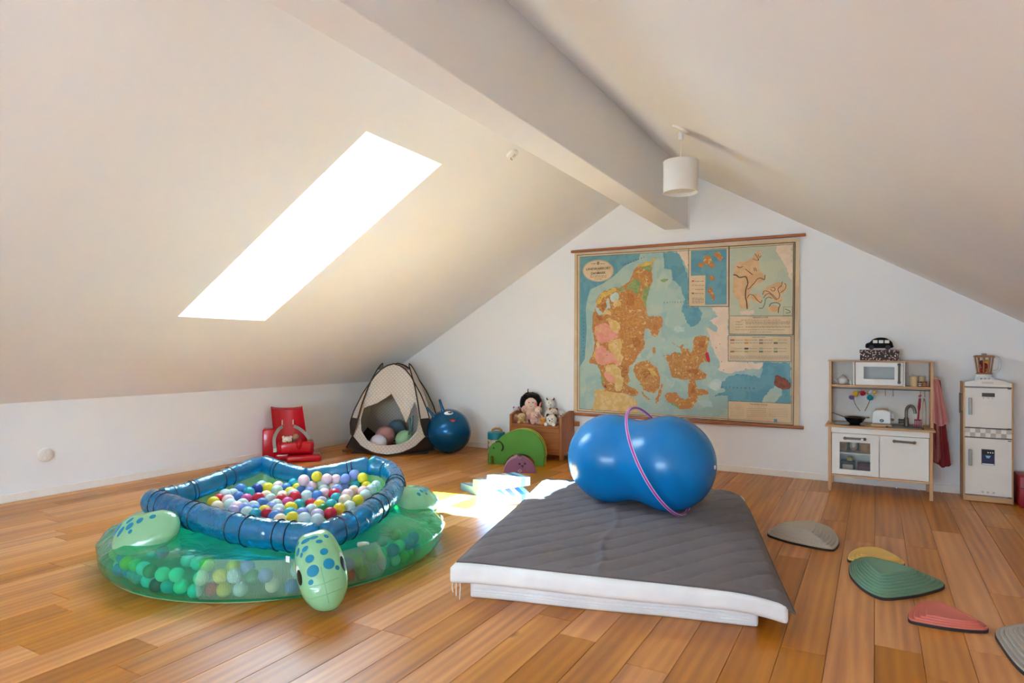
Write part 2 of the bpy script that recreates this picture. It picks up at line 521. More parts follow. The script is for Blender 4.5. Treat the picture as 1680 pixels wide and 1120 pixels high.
M_GAP = mat('dark_joint', (58, 36, 20), .8)
floor = struct(MB().box(0, XR, YF, 0, -.05, -.004).build('floor', M_GAP, smooth=0))
SEAM, BW = 5.5873, .161
rf = random.Random(11)
known = {}
for (a, b, c, d) in ((146, 929, 172, 937), (208, 1041, 247, 1057), (160, 983, 192, 993), (567, 1017, 615, 1031), (1023, 1087, 1090, 1103),
                     (877, 1005, 930, 1017), (1305, 1065, 1353, 1074), (1435, 879, 1484, 883), (65, 838, 85, 844)):
    q = fl((a+c)/2, (b+d)/2); known.setdefault(math.floor((q.x-SEAM)/BW), []).append(q.y)
k0 = math.floor((0-SEAM)/BW); k1 = math.ceil((XR-SEAM)/BW)
YP = -7.4
for k in range(k0, k1):
    a = max(.0, SEAM+k*BW); b = min(XR, SEAM+(k+1)*BW)
    if b-a < .02: continue
    cuts = [0.0]
    ks = sorted(known.get(k, []), reverse=True)
    y = 0.0
    if ks:
        y = ks[0]
        while y < -.3:                          # boards towards the gable
            cuts.append(y); y += rf.uniform(1.5, 2.2)
        cuts = sorted(cuts, reverse=True); y = min(cuts)
        for q in ks[1:]:
            if q < y-.6: cuts.append(q); y = q
    else:
        y = -rf.uniform(.5, 2.1); cuts.append(y)
    while y > YP:
        y -= rf.uniform(1.5, 2.2); cuts.append(max(y, YP-.5))
    for i in range(len(cuts)-1):
        ya, yb = cuts[i+1], cuts[i]
        if yb-ya < .05: continue
        g = .0007
        mb = MB(); w2, l2 = (b-a)/2-g, (yb-ya)/2-g
        c_ = .0014
        mb.add([(-w2, -l2, -c_), (w2, -l2, -c_), (w2, l2, -c_), (-w2, l2, -c_), (-w2+c_, -l2+c_, 0), (w2-c_, -l2+c_, 0), (w2-c_, l2-c_, 0), (-w2+c_, l2-c_, 0),
                (-w2, -l2, -.004), (w2, -l2, -.004), (w2, l2, -.004), (-w2, l2, -.004)],
               [(4, 5, 6, 7), (0, 1, 5, 4), (1, 2, 6, 5), (2, 3, 7, 6), (3, 0, 4, 7), (8, 9, 1, 0), (9, 10, 2, 1), (10, 11, 3, 2), (11, 8, 0, 3)])
        o = mb.build('plank', M_OAK, floor, 0)
        o.location = ((a+b)/2, (ya+yb)/2, 0)
rear = MB().add([(0, YF, -.0005), (XR, YF, -.0005), (XR, YP-.3, -.0005), (0, YP-.3, -.0005)], [(0, 1, 2, 3)]).build('rear_boards', M_OAK, floor, 0)

# ------------------------------------------------------------------ mattresses, quilt, peanut ball, hoop
def slab(L, W, T, r, nl=40, nc=None, sag=None):
    """soft cuboid: rounded cross-section swept along x, ends rounded in plan"""
    prof = []
    K = 5
    for cx, cz, a0 in ((W-r, T-r, 0), (r, T-r, PI/2), (r, r, PI), (W-r, r, 1.5*PI)):
        for k in range(K+1):
            a = a0+PI/2*k/K
            prof.append((cx+r*math.cos(a), cz+r*math.sin(a)))
    # add points along the flats
    P2 = []
    for i in range(len(prof)):
        a, b = prof[i], prof[(i+1) % len(prof)]
        d = math.dist(a, b); n_ = max(1, int(d/.08))
        for k in range(n_): P2.append((lerp(a[0], b[0], k/n_), lerp(a[1], b[1], k/n_)))
    mb = MB(); N = len(P2)
    xs = []
    for k in range(7):
        a = PI/2*k/6; xs.append((r-r*math.cos(a), r*(1-math.sin(a))))
    mid = [(lerp(r, L-r, k/nl), 0) for k in range(1, nl)]
    xs = xs+mid+[(L-x, i) for x, i in reversed(xs)]
    vs = []
    for x, ins in xs:
        for (y, z) in P2:
            yy = min(max(y, ins), W-ins); zz = min(max(z, ins), T-ins)
            p = Vector((x, yy, zz))
            if sag: p = sag(p)
            vs.append(tuple(p))
    fs = []
    for i in range(len(xs)-1):
        for k in range(N):
            fs.append((i*N+k, (i+1)*N+k, (i+1)*N+(k+1) % N, i*N+(k+1) % N))
    fs.append(tuple(range(N))); fs.append(tuple((len(xs)-1)*N+k for k in reversed(range(N))))
    return mb.add(vs, fs)
def fabric(name, c, bump=.25, scale=500, rough=.9, sheen=.1):
    if name in MATS: return MATS[name]
    m, n, p = base_mat(name)
    vec = n.coord('Object')
    a = n.noise(vec, 5, 3); b = n.noise(vec, scale, 2); cc = rgb(*c)
    n.link(n.ramp(a.outputs['Fac'], [(.3, tuple(x*.9 for x in cc[:3])+(1,)), (.7, tuple(x*1.06 for x in cc[:3])+(1,))]), p.inputs['Base Color'])
    p.inputs['Roughness'].default_value = rough; p.inputs['Sheen Weight'].default_value = sheen
    p.inputs['Specular IOR Level'].default_value = .2
    c2 = n.noise(vec, 9, 3)
    ad = n.new('ShaderNodeMath', operation='MULTIPLY_ADD'); ad.inputs[1].default_value = 6
    n.link(c2.outputs['Fac'], ad.inputs[0]); n.link(b.outputs['Fac'], ad.inputs[2])
    n.link(n.bump(ad.outputs[0], bump, .001), p.inputs['Normal'])
    MATS[name] = m
    return m
M_MAT = fabric('white_mattress_cover', (232, 234, 236))
M_QUILT = fabric('grey_quilted_cotton', (111, 104, 106), .35, 420)

A1 = math.atan2(.342, 1.224)
lowm = thing('folded_mattress', 'thin white folded mattress lying on the floor under the quilted one', 'mattress', (3.941, -3.901, 0), A1)
def wob(p):
    p.z *= 1+.03*math.sin(p.x*7+p.y*3)
    p.y += .004*math.sin(p.x*9); return p
slab(1.27, 1.80, .085, .02, 40, sag=wob).build('body', M_MAT, lowm, 50)
for z in (.026, .036, .05):
    pts = [(.004, .02, z), (.02, .002, z)]+[(x/20*1.27, wob(Vector((x/20*1.27, 0, z))).y-.001, wob(Vector((x/20*1.27, 0, z))).z) for x in range(1, 20)]+[(1.25, .002, z), (1.268, .02, z)]
    pts += [(1.27, .02+k/20*1.76, z) for k in range(1, 20)]+[(1.25, 1.80, z), (.02, 1.80, z)]+[(-.0, 1.78-k/20*1.76, z) for k in range(1, 20)]
    MB().tube(pts, .0035, 6, closed=True).build('piping', M_MAT, lowm)

A2 = math.radians(14.4)
T0 = Vector((3.880, -3.985, .0855))
def sag2(p):
    dx = max(0, p.x-1.2); p.z -= .5*dx*dx*(1+.2*math.sin(p.y*4))
    dl = max(0, .16-p.x); p.z -= .25*dl*dl
    p.z += .004*math.sin(p.x*5+1)*math.sin(p.y*4)
    p.y += .006*math.sin(p.x*6)*(1 if p.y < .3 else 0)
    return p
topm = thing('foam_mattress', 'white foam mattress covered by the grey quilt, overhanging the one below', 'mattress', T0, A2)
TL_, TW, TT = 1.455, 2.03, .084
slab(TL_, TW, TT, .027, 46, sag=sag2).build('body', M_MAT, topm, 50)
zp = MB()
for k in range(3):
    x = .012+k*.016
    zp.tube([(x, .03, .01), (x+.004*k, .015, -.02), (x+.006, .012, -.045-.015*k)], .0022, 5)
zp.build('tie_cord', M_MAT, topm, label='white loose cords hanging at the corner')

def qz(x, y):
    """quilt height above the floor in the mattress frame"""
    base = sag2(Vector((min(max(x, .0), TL_), min(max(y, 0), TW), TT))).z+.0035
    # drop over the far and right-hand edges
    ox = max(0, x-(TL_-.03)); oy = max(0, y-(TW-.03)); oxl = max(0, .02-x)
    base -= .35*ox+ox*ox*5 + 1.1*oy+oy*oy*5 + .4*oxl
    return base
def quilt_pt(u, v):
    # outline in the mattress frame: front edge set back, right side reaches past the edge
    x = lerp(.022, 1.456, u) + .022*u*(1-v)**2
    y = lerp(.055-.02*u*u*2, TW+.02, v) - .03*math.sin(u*PI)*(1-v)*.3
    # rounded far right corner
    if u > .8 and v > .8:
        t = ((u-.8)/.2)**2*((v-.8)/.2)**2
        x -= .05*t; y -= .03*t
    z = qz(x, y)
    ph = math.radians(49)
    s2 = (-x*math.sin(ph)+y*math.cos(ph))/.122
    s1 = (x*math.cos(ph)+y*math.sin(ph))/.122
    a = 1-math.exp(-(abs((s2+.5) % 1-.5)*8)**1.2)
    b = 1-math.exp(-(abs((s1+.5) % 1-.5)*10)**1.2)
    puff = .0095*a*(.88+.12*b)
    nz = noise.noise(Vector((x*9, y*9, 0)))*.0035 + noise.noise(Vector((x*24, y*26, 3)))*.0022
    cr = .011*math.exp(-((x-.66-.02*math.sin(y*9))/.018)**2)*(.55+.45*noise.noise(Vector((y*11, 1, 2))))
    edge = min(1, min(u, 1-u)*40, min(v, 1-v)*40)
    return (x, y, z+(puff+nz+cr)*edge+.001)
q = thing('quilt', 'grey diamond-stitched quilt spread over the white mattress', 'quilt', T0, A2)
NQ = (190, 250)
g = MB(); g.grid(quilt_pt, *NQ)
# underside so that the cloth has a thickness
nv = len(g.v)
under = [(x, y, z-.009) for x, y, z in g.v]
W_ = NQ[1]+1
g.v += [tuple(p) for p in under]
top = list(g.f)
g.f += [tuple(i+nv for i in reversed(f)) for f in top]
rim = [i*W_ for i in range(NQ[0])]+[NQ[0]*W_+j for j in range(NQ[1])]+[i*W_+NQ[1] for i in range(NQ[0], 0, -1)]+[j for j in range(NQ[1], 0, -1)]
for i in range(len(rim)):
    a, b = rim[i], rim[(i+1) % len(rim)]
    g.f.append((a, b, b+nv, a+nv))
g.m = [0]*len(g.f)
edge_pts = [Vector(g.v[i])+Vector((0, 0, -.004)) for i in rim][::2]
g.build('cover', M_QUILT, q, 60)
MB().tube(edge_pts, .0055, 6, closed=True).build('binding', fabric('grey_quilt_binding', (98, 92, 92)), q)

# peanut ball
M_BALL, n, p = base_mat('blue_gym_ball_vinyl')
vec = n.coord('Object')
p.inputs['Base Color'].default_value = rgb(0, 116, 190)
p.inputs['Roughness'].default_value = .22
p.inputs['Specular IOR Level'].default_value = .45
nz = n.noise(vec, 3, 2)
n.link(n.ramp(nz.outputs['Fac'], [(.3, rgb(0, 116, 184)), (.7, rgb(0, 130, 200))]), p.inputs['Base Color'])
PA, PB = Vector((4.095, -2.455, .459)), Vector((4.474, -2.492, .466))
ax = (PB-PA); LB = ax.length; ax.normalize()
def prad(t):                                    # t along the axis from PA
    ra, rb = .283, .291
    if t < 0: return math.sqrt(max(0, ra*ra-t*t))
    if t > LB: return math.sqrt(max(0, rb*rb-(t-LB)**2))
    return lerp(ra, rb, t/LB)-.034*math.sin(PI*t/LB)**2
prof = []
t0, t1 = -.2829, LB+.2909
for i in range(49):
    a = -math.cos(PI*i/48)
    t = (t0+t1)/2+(t1-t0)/2*a
    prof.append((max(1e-7, prad(t)) if 0 < i < 48 else 0.0, t))
pb = thing('peanut_ball', 'large glossy blue peanut-shaped exercise ball on the quilt', 'ball', (0, 0, 0))
mz = Matrix.Translation(PA) @ ax.to_track_quat('Z', 'Y').to_matrix().to_4x4()
b_ = MB().mark(x=mz); b_.lathe([(r, t) for r, t in prof if r > 1e-4], 72)
b_.build('body', M_BALL, pb, 80)
# valve plug at the right end
vp = MB().mark(x=mz); vp.lathe([(.012, LB+.286), (.012, LB+.2935), (.004, LB+.295)], 12)
vp.build('valve', mat('valve_white', (225, 228, 230), .4), pb)

# hoop leaning round the ball
HC = Vector((4.425, -2.52, .487)); V1 = Vector((.456, .256, -.852)).normalized(); V2 = Vector((-.123, .967, .235)); V2 = (V2-V1*V2.dot(V1)).normalized()
hoop = thing('hula_hoop', 'pink and white striped hula hoop leaning round the blue peanut ball', 'hoop', (0, 0, 0))
HR = .352
ring = [HC+V1*(HR*math.cos(2*PI*i/96))+V2*(HR*math.sin(2*PI*i/96)) for i in range(96)]
MB().tube(ring, .0082, 12, closed=True).build('ring', mat('magenta_plastic', (176, 62, 168), .35), hoop)
HN = V1.cross(V2).normalized()
for sgn in (0, 1, 2):
    a = sgn*2*PI/3+.4
    off = HN*(math.cos(a)*.0078)
    rad = math.sin(a)*.0078
    MB().tube([HC+(V1*math.cos(2*PI*i/96)+V2*math.sin(2*PI*i/96))*(HR+rad)+off for i in range(96)], .0022, 6, closed=True).build('stripe', mat('pale_pink_tape', (238, 214, 236), .4), hoop)

# ------------------------------------------------------------------ stepping stones
def stone(label, col, base, top, h, steps, group='stepping stones on the oak floor'):
    """terraced stone: base outline and plateau outline, both given on the ground"""
    c = Vector((sum(p[0] for p in base)/len(base), sum(p[1] for p in base)/len(base), 0))
    o = thing('stepping_stone', label, 'stepping stone', c, 0, group)
    B = catmull([Vector((p[0], p[1], 0))-c for p in base], 8, True)
    Tq = catmull([Vector((p[0], p[1], 0))-c for p in top], 8, True)
    lv = []
    lip = .013
    lv.append((0.0, lip))
    for k in range(steps):
        f0 = k/steps; f1 = (k+.62)/steps
        z0 = lip+(h-lip)*k/steps; z1 = lip+(h-lip)*(k+1)/steps
        lv += [(f0+.02/steps, z0-.0005), (f0+.05/steps, z1-.002), (f0+.14/steps, z1), (f0+.80/steps, z1+.0004), ((k+1)/steps-.01/steps, z1-.0012)]
    mb = MB(); N = len(B); vs = []
    for f, z in lv: vs += [tuple(B[i].lerp(Tq[i], f)+Vector((0, 0, z))) for i in range(N)]
    fs = [(j*N+i, j*N+(i+1) % N, (j+1)*N+(i+1) % N, (j+1)*N+i) for j in range(len(lv)-1) for i in range(N)]
    fs.append(tuple((len(lv)-1)*N+i for i in range(N)))
    mb.add(vs, fs)
    mb.build('terraced_top', mat('rubbery_plastic_%d_%d_%d' % col, col, .55, .03), o, 30)
    rb = MB(); R2 = [p*1.012 for p in B]
    rb.add([tuple(p) for p in R2]+[tuple(p+Vector((0, 0, lip))) for p in R2], [(i, (i+1) % N, N+(i+1) % N, N+i) for i in range(N)]+[tuple(reversed(range(N))), tuple(N+i for i in range(N))])
    rb.build('rubber_base', mat('dark_rubber_edge', (48, 42, 42), .7), o, 30)
    return o
def pxs(L, h): return [fl(u, v, h)[:2] for u, v in L]
stone('large light grey stepping stone beside the corner of the quilt', (184, 175, 162),
      pxs([(1259.5, 877), (1290, 864), (1330, 861), (1362, 870), (1376, 889), (1371, 902), (1358, 904), (1315, 896), (1280, 887)], 0),
      pxs([(1284, 857.5), (1308, 855.8), (1330, 855.5), (1333, 857.5), (1333, 862), (1330, 869), (1326, 870), (1312, 866), (1298, 861.5)], .085), .085, 8)
stone('small yellow stepping stone behind the green one', (236, 198, 108),
      pxs([(1391, 921), (1397, 909), (1416, 902), (1440, 903), (1466, 914), (1484, 928), (1470, 931), (1440, 929), (1410, 925)], 0),
      pxs([(1419, 908), (1422, 902.5), (1430, 900.5), (1440, 901), (1455, 906), (1468, 912), (1460, 913), (1442, 911), (1428, 909.5)], .042), .042, 4)
stone('large green stepping stone next to the yellow one', (108, 148, 122),
      pxs([(1393.5, 941), (1397, 927), (1420, 918), (1462, 926), (1510, 944), (1549, 963), (1520, 976), (1480, 983), (1447, 984), (1420, 972), (1401, 955)], 0),
      pxs([(1422, 918.5), (1424, 917.6), (1430, 917.6), (1450, 922), (1472, 927), (1491, 931.5), (1478, 935), (1462, 937.3), (1446, 938.5), (1436, 932), (1428, 924)], .085), .085, 8)
stone('small coral red stepping stone in front of the green one', (208, 112, 96),
      pxs([(1491, 1020), (1497, 1003), (1522, 992), (1556, 1000), (1595, 1019), (1621, 1036), (1600, 1038.5), (1556, 1034), (1515, 1027)], 0),
      pxs([(1528, 1007), (1529, 996), (1538, 990), (1552, 993), (1576, 1004), (1598, 1015.5), (1584, 1017), (1560, 1013.5), (1542, 1010)], .045), .045, 4)
stone('large light grey stepping stone cut by the edge of the picture', (170, 164, 154),
      [(6.021, -3.24), (6.03, -3.12), (6.12, -3.02), (6.25, -3.02), (6.36, -3.12), (6.38, -3.30), (6.30, -3.48), (6.17, -3.58), (6.06, -3.50)],
      [(6.13, -3.23), (6.135, -3.19), (6.16, -3.16), (6.20, -3.16), (6.24, -3.18), (6.25, -3.24), (6.23, -3.30), (6.19, -3.32), (6.15, -3.29)], .085, 8)

# ------------------------------------------------------------------ inflatable turtle ball pit
PC = Vector((2.56, -3.70, 0))
pit = thing('inflatable_turtle_ball_pit', 'blue and green inflatable turtle ball pit with spotted flippers and head', 'ball pit', PC)
F_BLUE = film('blue_vinyl_tube', (0, 150, 196), .5, .08, .5, 11, tint=.7)
F_GREEN = film('green_vinyl_skirt', (44, 176, 150), .30, .14, .6, 7, tint=.8)
F_LEAF = film('pale_green_vinyl', (172, 232, 184), .93, .16, .25, 10, .05)
F_FLOOR = film('beige_green_vinyl_base', (196, 220, 170), .85, .3)
M_INK = mat('black_print', (16, 22, 30), .35)
M_SPOT = mat('teal_print', (10, 132, 170), .3, .05)
# net window: woven mesh with see-through gaps
F_NET, n, p = base_mat('fine_ribbed_net')
out = F_NET.node_tree.nodes['Material Output']
tc = n.new('ShaderNodeTexCoord'); uvw = n.new('ShaderNodeTexWave', wave_type='BANDS', bands_direction='X')
uvw.inputs['Scale'].default_value = 1.0
n.link(tc.outputs['UV'], uvw.inputs['Vector'])
tr = n.new('ShaderNodeBsdfTransparent'); tr.inputs['Color'].default_value = (.86, .95, .90, 1)
p.inputs['Base Color'].default_value = rgb(150, 196, 176); p.inputs['Roughness'].default_value = .4
mxn = n.new('ShaderNodeMixShader')
rmp = n.ramp(uvw.outputs['Fac'], [(.35, (.12, .12, .12, 1)), (.65, (.62, .62, .62, 1))])
n.link(rmp, mxn.inputs[0]); n.link(tr.outputs[0], mxn.inputs[1]); n.link(p.outputs[0], mxn.inputs[2])
n.link(mxn.outputs[0], out.inputs['Surface'])

def R3(u, v, z): return fl(u, v, z)-PC
nL, nLM, nF = R3(252, 826, .285), R3(395, 868, .275), R3(520, 884, .265)
nFR, nR, nRB = R3(600, 846, .285), R3(647, 803, .31), R3(640, 775, .345)
nB2, nM, nB1, nBL = R3(606, 762, .385), R3(503, 783, .315), R3(430, 760, .375), R3(345, 794, .33)
ring_nodes = [nL, nLM, nF, nFR, nR, nRB, nB2, nM, nB1, nBL]
def polar(p): return math.atan2(p.y, p.x), math.hypot(p.x, p.y), p.z
PN = sorted(polar(p) for p in ring_nodes)
def rim_at(a):
    a = (a+PI) % (2*PI)-PI
    for i in range(len(PN)):
        a0, r0, z0 = PN[i]; a1, r1, z1 = PN[(i+1) % len(PN)]
        if i == len(PN)-1:
            a1 += 2*PI
            if a < a0: a += 2*PI
        if a0 <= a <= a1:
            t = (a-a0)/(a1-a0)
            # straight chord between neighbours
            p = Vector((r0*math.cos(a0), r0*math.sin(a0), z0)).lerp(Vector((r1*math.cos(a1), r1*math.sin(a1), z1)), t)
            return p
    return Vector((0, 0, .3))
def skirt(u, v):
    a = 2*PI*u
    p = rim_at(a); ra = math.hypot(p.x, p.y); aa = math.atan2(p.y, p.x)
    d = Vector((math.cos(aa), math.sin(aa), 0))
    wr = noise.noise(Vector((math.cos(a)*3.2, math.sin(a)*3.2, v*2.5)))
    wf = noise.noise(Vector((math.cos(a)*9, math.sin(a)*9, v*5)))
    rb = .915 + .02*noise.noise(Vector((math.cos(a)*2, math.sin(a)*2, 9)))
    P0 = Vector((0, 0, p.z-.055)); r0 = ra-.01
    # profile: out from under the tube, over a rounded shoulder, tucked in at the floor
    key = [(r0, P0.z), (lerp(r0, rb, .45), P0.z-.035), (lerp(r0, rb, .82), .185), (rb+.025, .115), (rb+.012, .045), (rb-.03, .004)]
    t = v*(len(key)-1); i = min(int(t), len(key)-2); f = t-i
    f = f*f*(3-2*f)*.35+f*.65
    r = lerp(key[i][0], key[i+1][0], f); z = lerp(key[i][1], key[i+1][1], f)
    m_ = math.sin(PI*min(1, v*1.02))
    r += (wr*.022+wf*.010)*m_; z += (wr*.012+wf*.007)*m_
    z = max(z, .004)
    return tuple(d*r+Vector((-.012, -.066, 0))*min(1, v*2)+Vector((0, 0, z)))
NS = (220, 22)
sk = MB(); sk.grid(skirt, NS[0], NS[1], cu=True)
net_ranges = [(-1.15, -.62), (-.50, -.16)]
for fi in range(len(sk.f)):
    i, j = divmod(fi, NS[1]); a = (2*PI*(i+.5)/NS[0]+PI) % (2*PI)-PI
    if any(l < a < h for l, h in net_ranges) and 8 <= j <= 19: sk.m[fi] = 1
so = sk.build('skirt', [F_GREEN, F_NET], pit, 70)
uv = so.data.uv_layers.new(name='UVMap')
for pl in so.data.polygons:
    for li in pl.loop_indices:
        co = so.data.vertices[so.data.loops[li].vertex_index].co
        uv.data[li].uv = (math.atan2(co.y+.066, co.x+.012)*56, 0)
MB().lathe([(.0, .006), (.89, .006), (.89, .003), (0, .003)], 64, (-.012, -.066, 0), cap=False).build('base_sheet', F_FLOOR, pit)
# inside lining from the tube down to the base
def lining(u, v):
    p = rim_at(2*PI*u); aa = math.atan2(p.y, p.x); d = Vector((math.cos(aa), math.sin(aa), 0)); ra = math.hypot(p.x, p.y)
    return tuple(d*(ra-.03-.05*v)+Vector((0, 0, lerp(p.z-.04, .16, v))))
MB().grid(lining, 120, 4, cu=True).build('lining', F_FLOOR, pit, 70)

def tube_part(path, r0, name='rim_tube', end=.7):
    P = catmull(path, 14); N = len(P)
    rs = []
    for i in range(N):
        t = i/(N-1); e = min(t, 1-t)*N
        rr = r0*(1-(1-end)*max(0, 1-e/2.5)**2)*(1+.02*math.sin(i*1.7))
        rs.append(rr)
    o = MB().tube(P, rs, 18, flat=(.98, .86)).build(name, F_BLUE, pit, 60)
    return o, P, rs
def bands(o, P, rs, ts):
    for t in ts:
        i = t*(len(P)-1); k = min(int(i), len(P)-2); c = P[k].lerp(P[k+1], i-k); T = (P[k+1]-P[k]).normalized(); r = rs[k]*1.012
        u_ = (Vector((0, 0, 1))-T*T.z).normalized(); w = T.cross(u_)
        MB().tube([c+u_*(r*.98*math.cos(2*PI*q/28))+w*(r*.86*math.sin(2*PI*q/28)) for q in range(28)], .0028, 5, closed=True).build('stripe', M_INK, o)
TR_ = .07
tip = nL+(nL-nLM).normalized()*.06+Vector((0, 0, .01))
o, P, rs = tube_part([tip, nL.lerp(nLM, .5), nLM, nLM.lerp(nF, .5)+Vector((0, 0, -.004)), nF], TR_*1.06, end=.55); bands(o, P, rs, (.08, .11, .24, .275, .47, .55, .76, .83))
o, P, rs = tube_part([nF+Vector((.0, .03, 0)), nFR, nR, nRB, nB2], TR_); bands(o, P, rs, (.10, .155, .30, .34, .52, .55, .8))
o, P, rs = tube_part([nB2, nB2.lerp(nM, .5)+Vector((0, 0, -.008)), nM], TR_*.9); bands(o, P, rs, (.3, .36))
o, P, rs = tube_part([nM, nM.lerp(nB1, .5)+Vector((0, 0, -.008)), nB1], TR_*.9); bands(o, P, rs, (.6, .66))
o, P, rs = tube_part([nB1, nBL, nBL.lerp(nL, .5), nL+Vector((.0, .03, .02))], TR_*.88); bands(o, P, rs, (.22, .27, .5, .55, .8))

class Pillow:
    """inflated two-skin shape: outline in its own plane, puffed both ways"""
    def __init__(s, c, ex, ey, outline, T, bend=0):
        s.c = Vector(c); s.ex = Vector(ex).normalized(); s.ey = Vector(ey); s.ey = (s.ey-s.ex*s.ey.dot(s.ex)).normalized(); s.n = s.ex.cross(s.ey)
        s.o = catmull([Vector((p[0], p[1], 0)) for p in outline], 8, True); s.T = T; s.bend = bend
        s.ang = [math.atan2(p.y, p.x) for p in s.o]; s.rad = [p.length for p in s.o]
    def rout(s, a):
        best = None
        for i in range(len(s.o)):
            a0 = s.ang[i]; d = (s.ang[(i+1) % len(s.o)]-a0+PI) % (2*PI)-PI; t = ((a-a0+PI) % (2*PI)-PI)
            if abs(d) > 1e-9 and 0 <= t/d <= 1: return lerp(s.rad[i], s.rad[(i+1) % len(s.o)], t/d)
        return sum(s.rad)/len(s.rad)
    def pt(s, x, y, side=1, lift=0):
        r = math.hypot(x, y); ro = s.rout(math.atan2(y, x)); q = min(1, r/ro)
        h = s.T*math.sqrt(max(0, 1-q**2.3))
        wr = noise.noise(Vector((x*16, y*16, side*3)))*.006*(1-q)+.006*math.sin(y*60)*max(0, q-.55)
        z = side*(h+wr+lift)+s.bend*y*y
        return s.c+s.ex*x+s.ey*y+s.n*z
    def build(s, name, m, parent, nr=10):
        mb = MB(); N = len(s.o)
        for side in (1, -1):
            vs = [tuple(s.pt(1e-4, 0, side))]; fs = []
            for k in range(1, nr+1):
                f = math.sin(PI/2*k/nr)
                for i in range(N): vs.append(tuple(s.pt(s.o[i].x*f, s.o[i].y*f, side)))
            for i in range(N):
                j = (i+1) % N
                t = (0, 1+i, 1+j); fs.append(t if side > 0 else t[::-1])
                for k in range(nr-1):
                    qd = (1+k*N+i, 1+(k+1)*N+i, 1+(k+1)*N+j, 1+k*N+j); fs.append(qd if side > 0 else qd[::-1])
            mb.add(vs, fs)
        return mb.build(name, m, parent, 70, weld=.0004)
    def spot(s, parts, x, y, rx, ry, rot, side=1, lift=.0016):
        for k in range(1):
            vs = [tuple(s.pt(x, y, side, lift))]; N = 16
            for ring_ in (.5, 1):
                for i in range(N):
                    a = 2*PI*i/N; px_, py_ = rx*math.cos(a)*ring_, ry*math.sin(a)*ring_
                    vs.append(tuple(s.pt(x+px_*math.cos(rot)-py_*math.sin(rot), y+px_*math.sin(rot)+py_*math.cos(rot), side, lift)))
            fs = [(0, 1+i, 1+(i+1) % N) for i in range(N)]+[(1+i, 1+N+i, 1+N+(i+1) % N, 1+(i+1) % N) for i in range(N)]
            parts.add(vs, fs)
VD = (CAM-PC).normalized()
# head hangs over the front
hc = R3(527, 934, .18)
hd = (R3(545, 1004, .03)-R3(512, 862, .345)).normalized()
hn = (CAM-(hc+PC)); hn = (hn-hd*hn.dot(hd)).normalized()
hx = hd.cross(hn)*-1
head = Pillow(hc, hx, -hd, [(0, .178), (.055, .172), (.088, .12), (.105, .04), (.106, -.04), (.09, -.11), (.05, -.165), (.008, -.183), (-.05, -.165), (-.09, -.11), (-.106, -.04), (-.104, .04), (-.088, .12), (-.055, .172)], .085)
if (head.n).dot(hn) < 0: head.ex = -head.ex; head.n = -head.n
ho = head.build('head', F_LEAF, pit)
sgn = 1 if head.ex.dot(RIGHT) > 0 else -1
for (x, y, rx, ry, ro) in ((-.034, -.02, .026, .025, 0), (.036, -.012, .024, .024, 0), (-.036, .036, .019, .018, 0), (.028, .046, .017, .016, 0), (-.052, -.062, .011, .011, 0), (.066, -.036, .009, .011, 0),
                           (-.046, .088, .016, .011, .5), (.018, .10, .015, .009, -.3), (-.036, .125, .022, .010, .25), (.0, .128, .020, .008, -.1), (-.078, .092, .007, .019, -.4), (-.066, .068, .006, .012, -.3), (.052, .118, .008, .012, .7), (-.074, .13, .012, .006, .7)):
    sp = MB(); head.spot(sp, x*sgn, y, rx, ry, ro*sgn); sp.build('spot', M_SPOT, ho)
for x in (-.093, .094):
    ey = MB(); head.spot(ey, x*sgn, -.018, .010, .034, 0); ey.build('eye', M_INK, ho, label='black oval printed eye')
for x in (-.094, .095):
    ew = MB(); head.spot(ew, x*sgn, .016, .007, .02, 0, lift=.001); ew.build('eye_white', mat('white_print', (240, 240, 240), .4), ho)
M_SEAM = mat('welded_seam_green', (122, 190, 146), .3)
MB().tube([head.pt(0, -.165+k*.0125, 1, .0008) for k in range(13)], .0016, 5).build('seam', M_SEAM, ho)
for y0 in (-.082, -.125):
    xm = head.rout(math.atan2(y0, .06))*.42
    MB().tube([head.pt(x_*xm/6, y0-.010*math.cos(x_/6*1.4)+.006, 1, .0008) for x_ in range(-6, 7)], .0016, 5).build('seam', M_SEAM, ho)
# flippers
def flipper(c, ux, uy, outline, T, spots):
    ex_ = ux; pl = Pillow(c, ux, uy, outline, T)
    if pl.n.z < 0: pl.n = -pl.n
    o = pl.build('flipper', F_LEAF, pit)
    for q in spots:
        s_ = MB(); pl.spot(s_, *q); s_.build('spot', M_SPOT, o)
    return pl
OUT = [(-.16, -.01), (-.145, .055), (-.09, .09), (-.01, .088), (.08, .085), (.145, .05), (.165, -.01), (.15, -.055), (.08, -.088), (-.02, -.10), (-.10, -.088), (-.145, -.06)]
lc = R3(240, 872, .225)
flipper(lc, R3(298, 858, .26)-R3(180, 884, .19), R3(240, 846, .285)-R3(238, 900, .16), [(x, y*1.22) for x, y in OUT], .066,
        [(-.125, .018, .013, .036, -.6), (-.098, -.008, .011, .028, -.5), (-.062, .045, .010, .022, -.8), (-.055, .006, .016, .022, -.6), (-.045, -.028, .009, .012, -.4), (-.008, .026, .016, .018, -.6), (.05, .036, .015, .014, 0)])
rc = R3(684, 822, .225)
flipper(rc, R3(640, 829, .26)-R3(728, 818, .185), R3(688, 797, .28)-R3(684, 848, .16), [(-x*1.12, y*1.15) for x, y in OUT], .07,
        [(.055, .0, .014, .014, 0), (.012, .02, .016, .014, 0), (-.022, -.002, .010, .010, 0), (-.03, .026, .019, .013, .3), (-.07, .034, .018, .013, .5), (-.02, .056, .016, .009, 0), (-.062, .062, .018, .009, .2)])
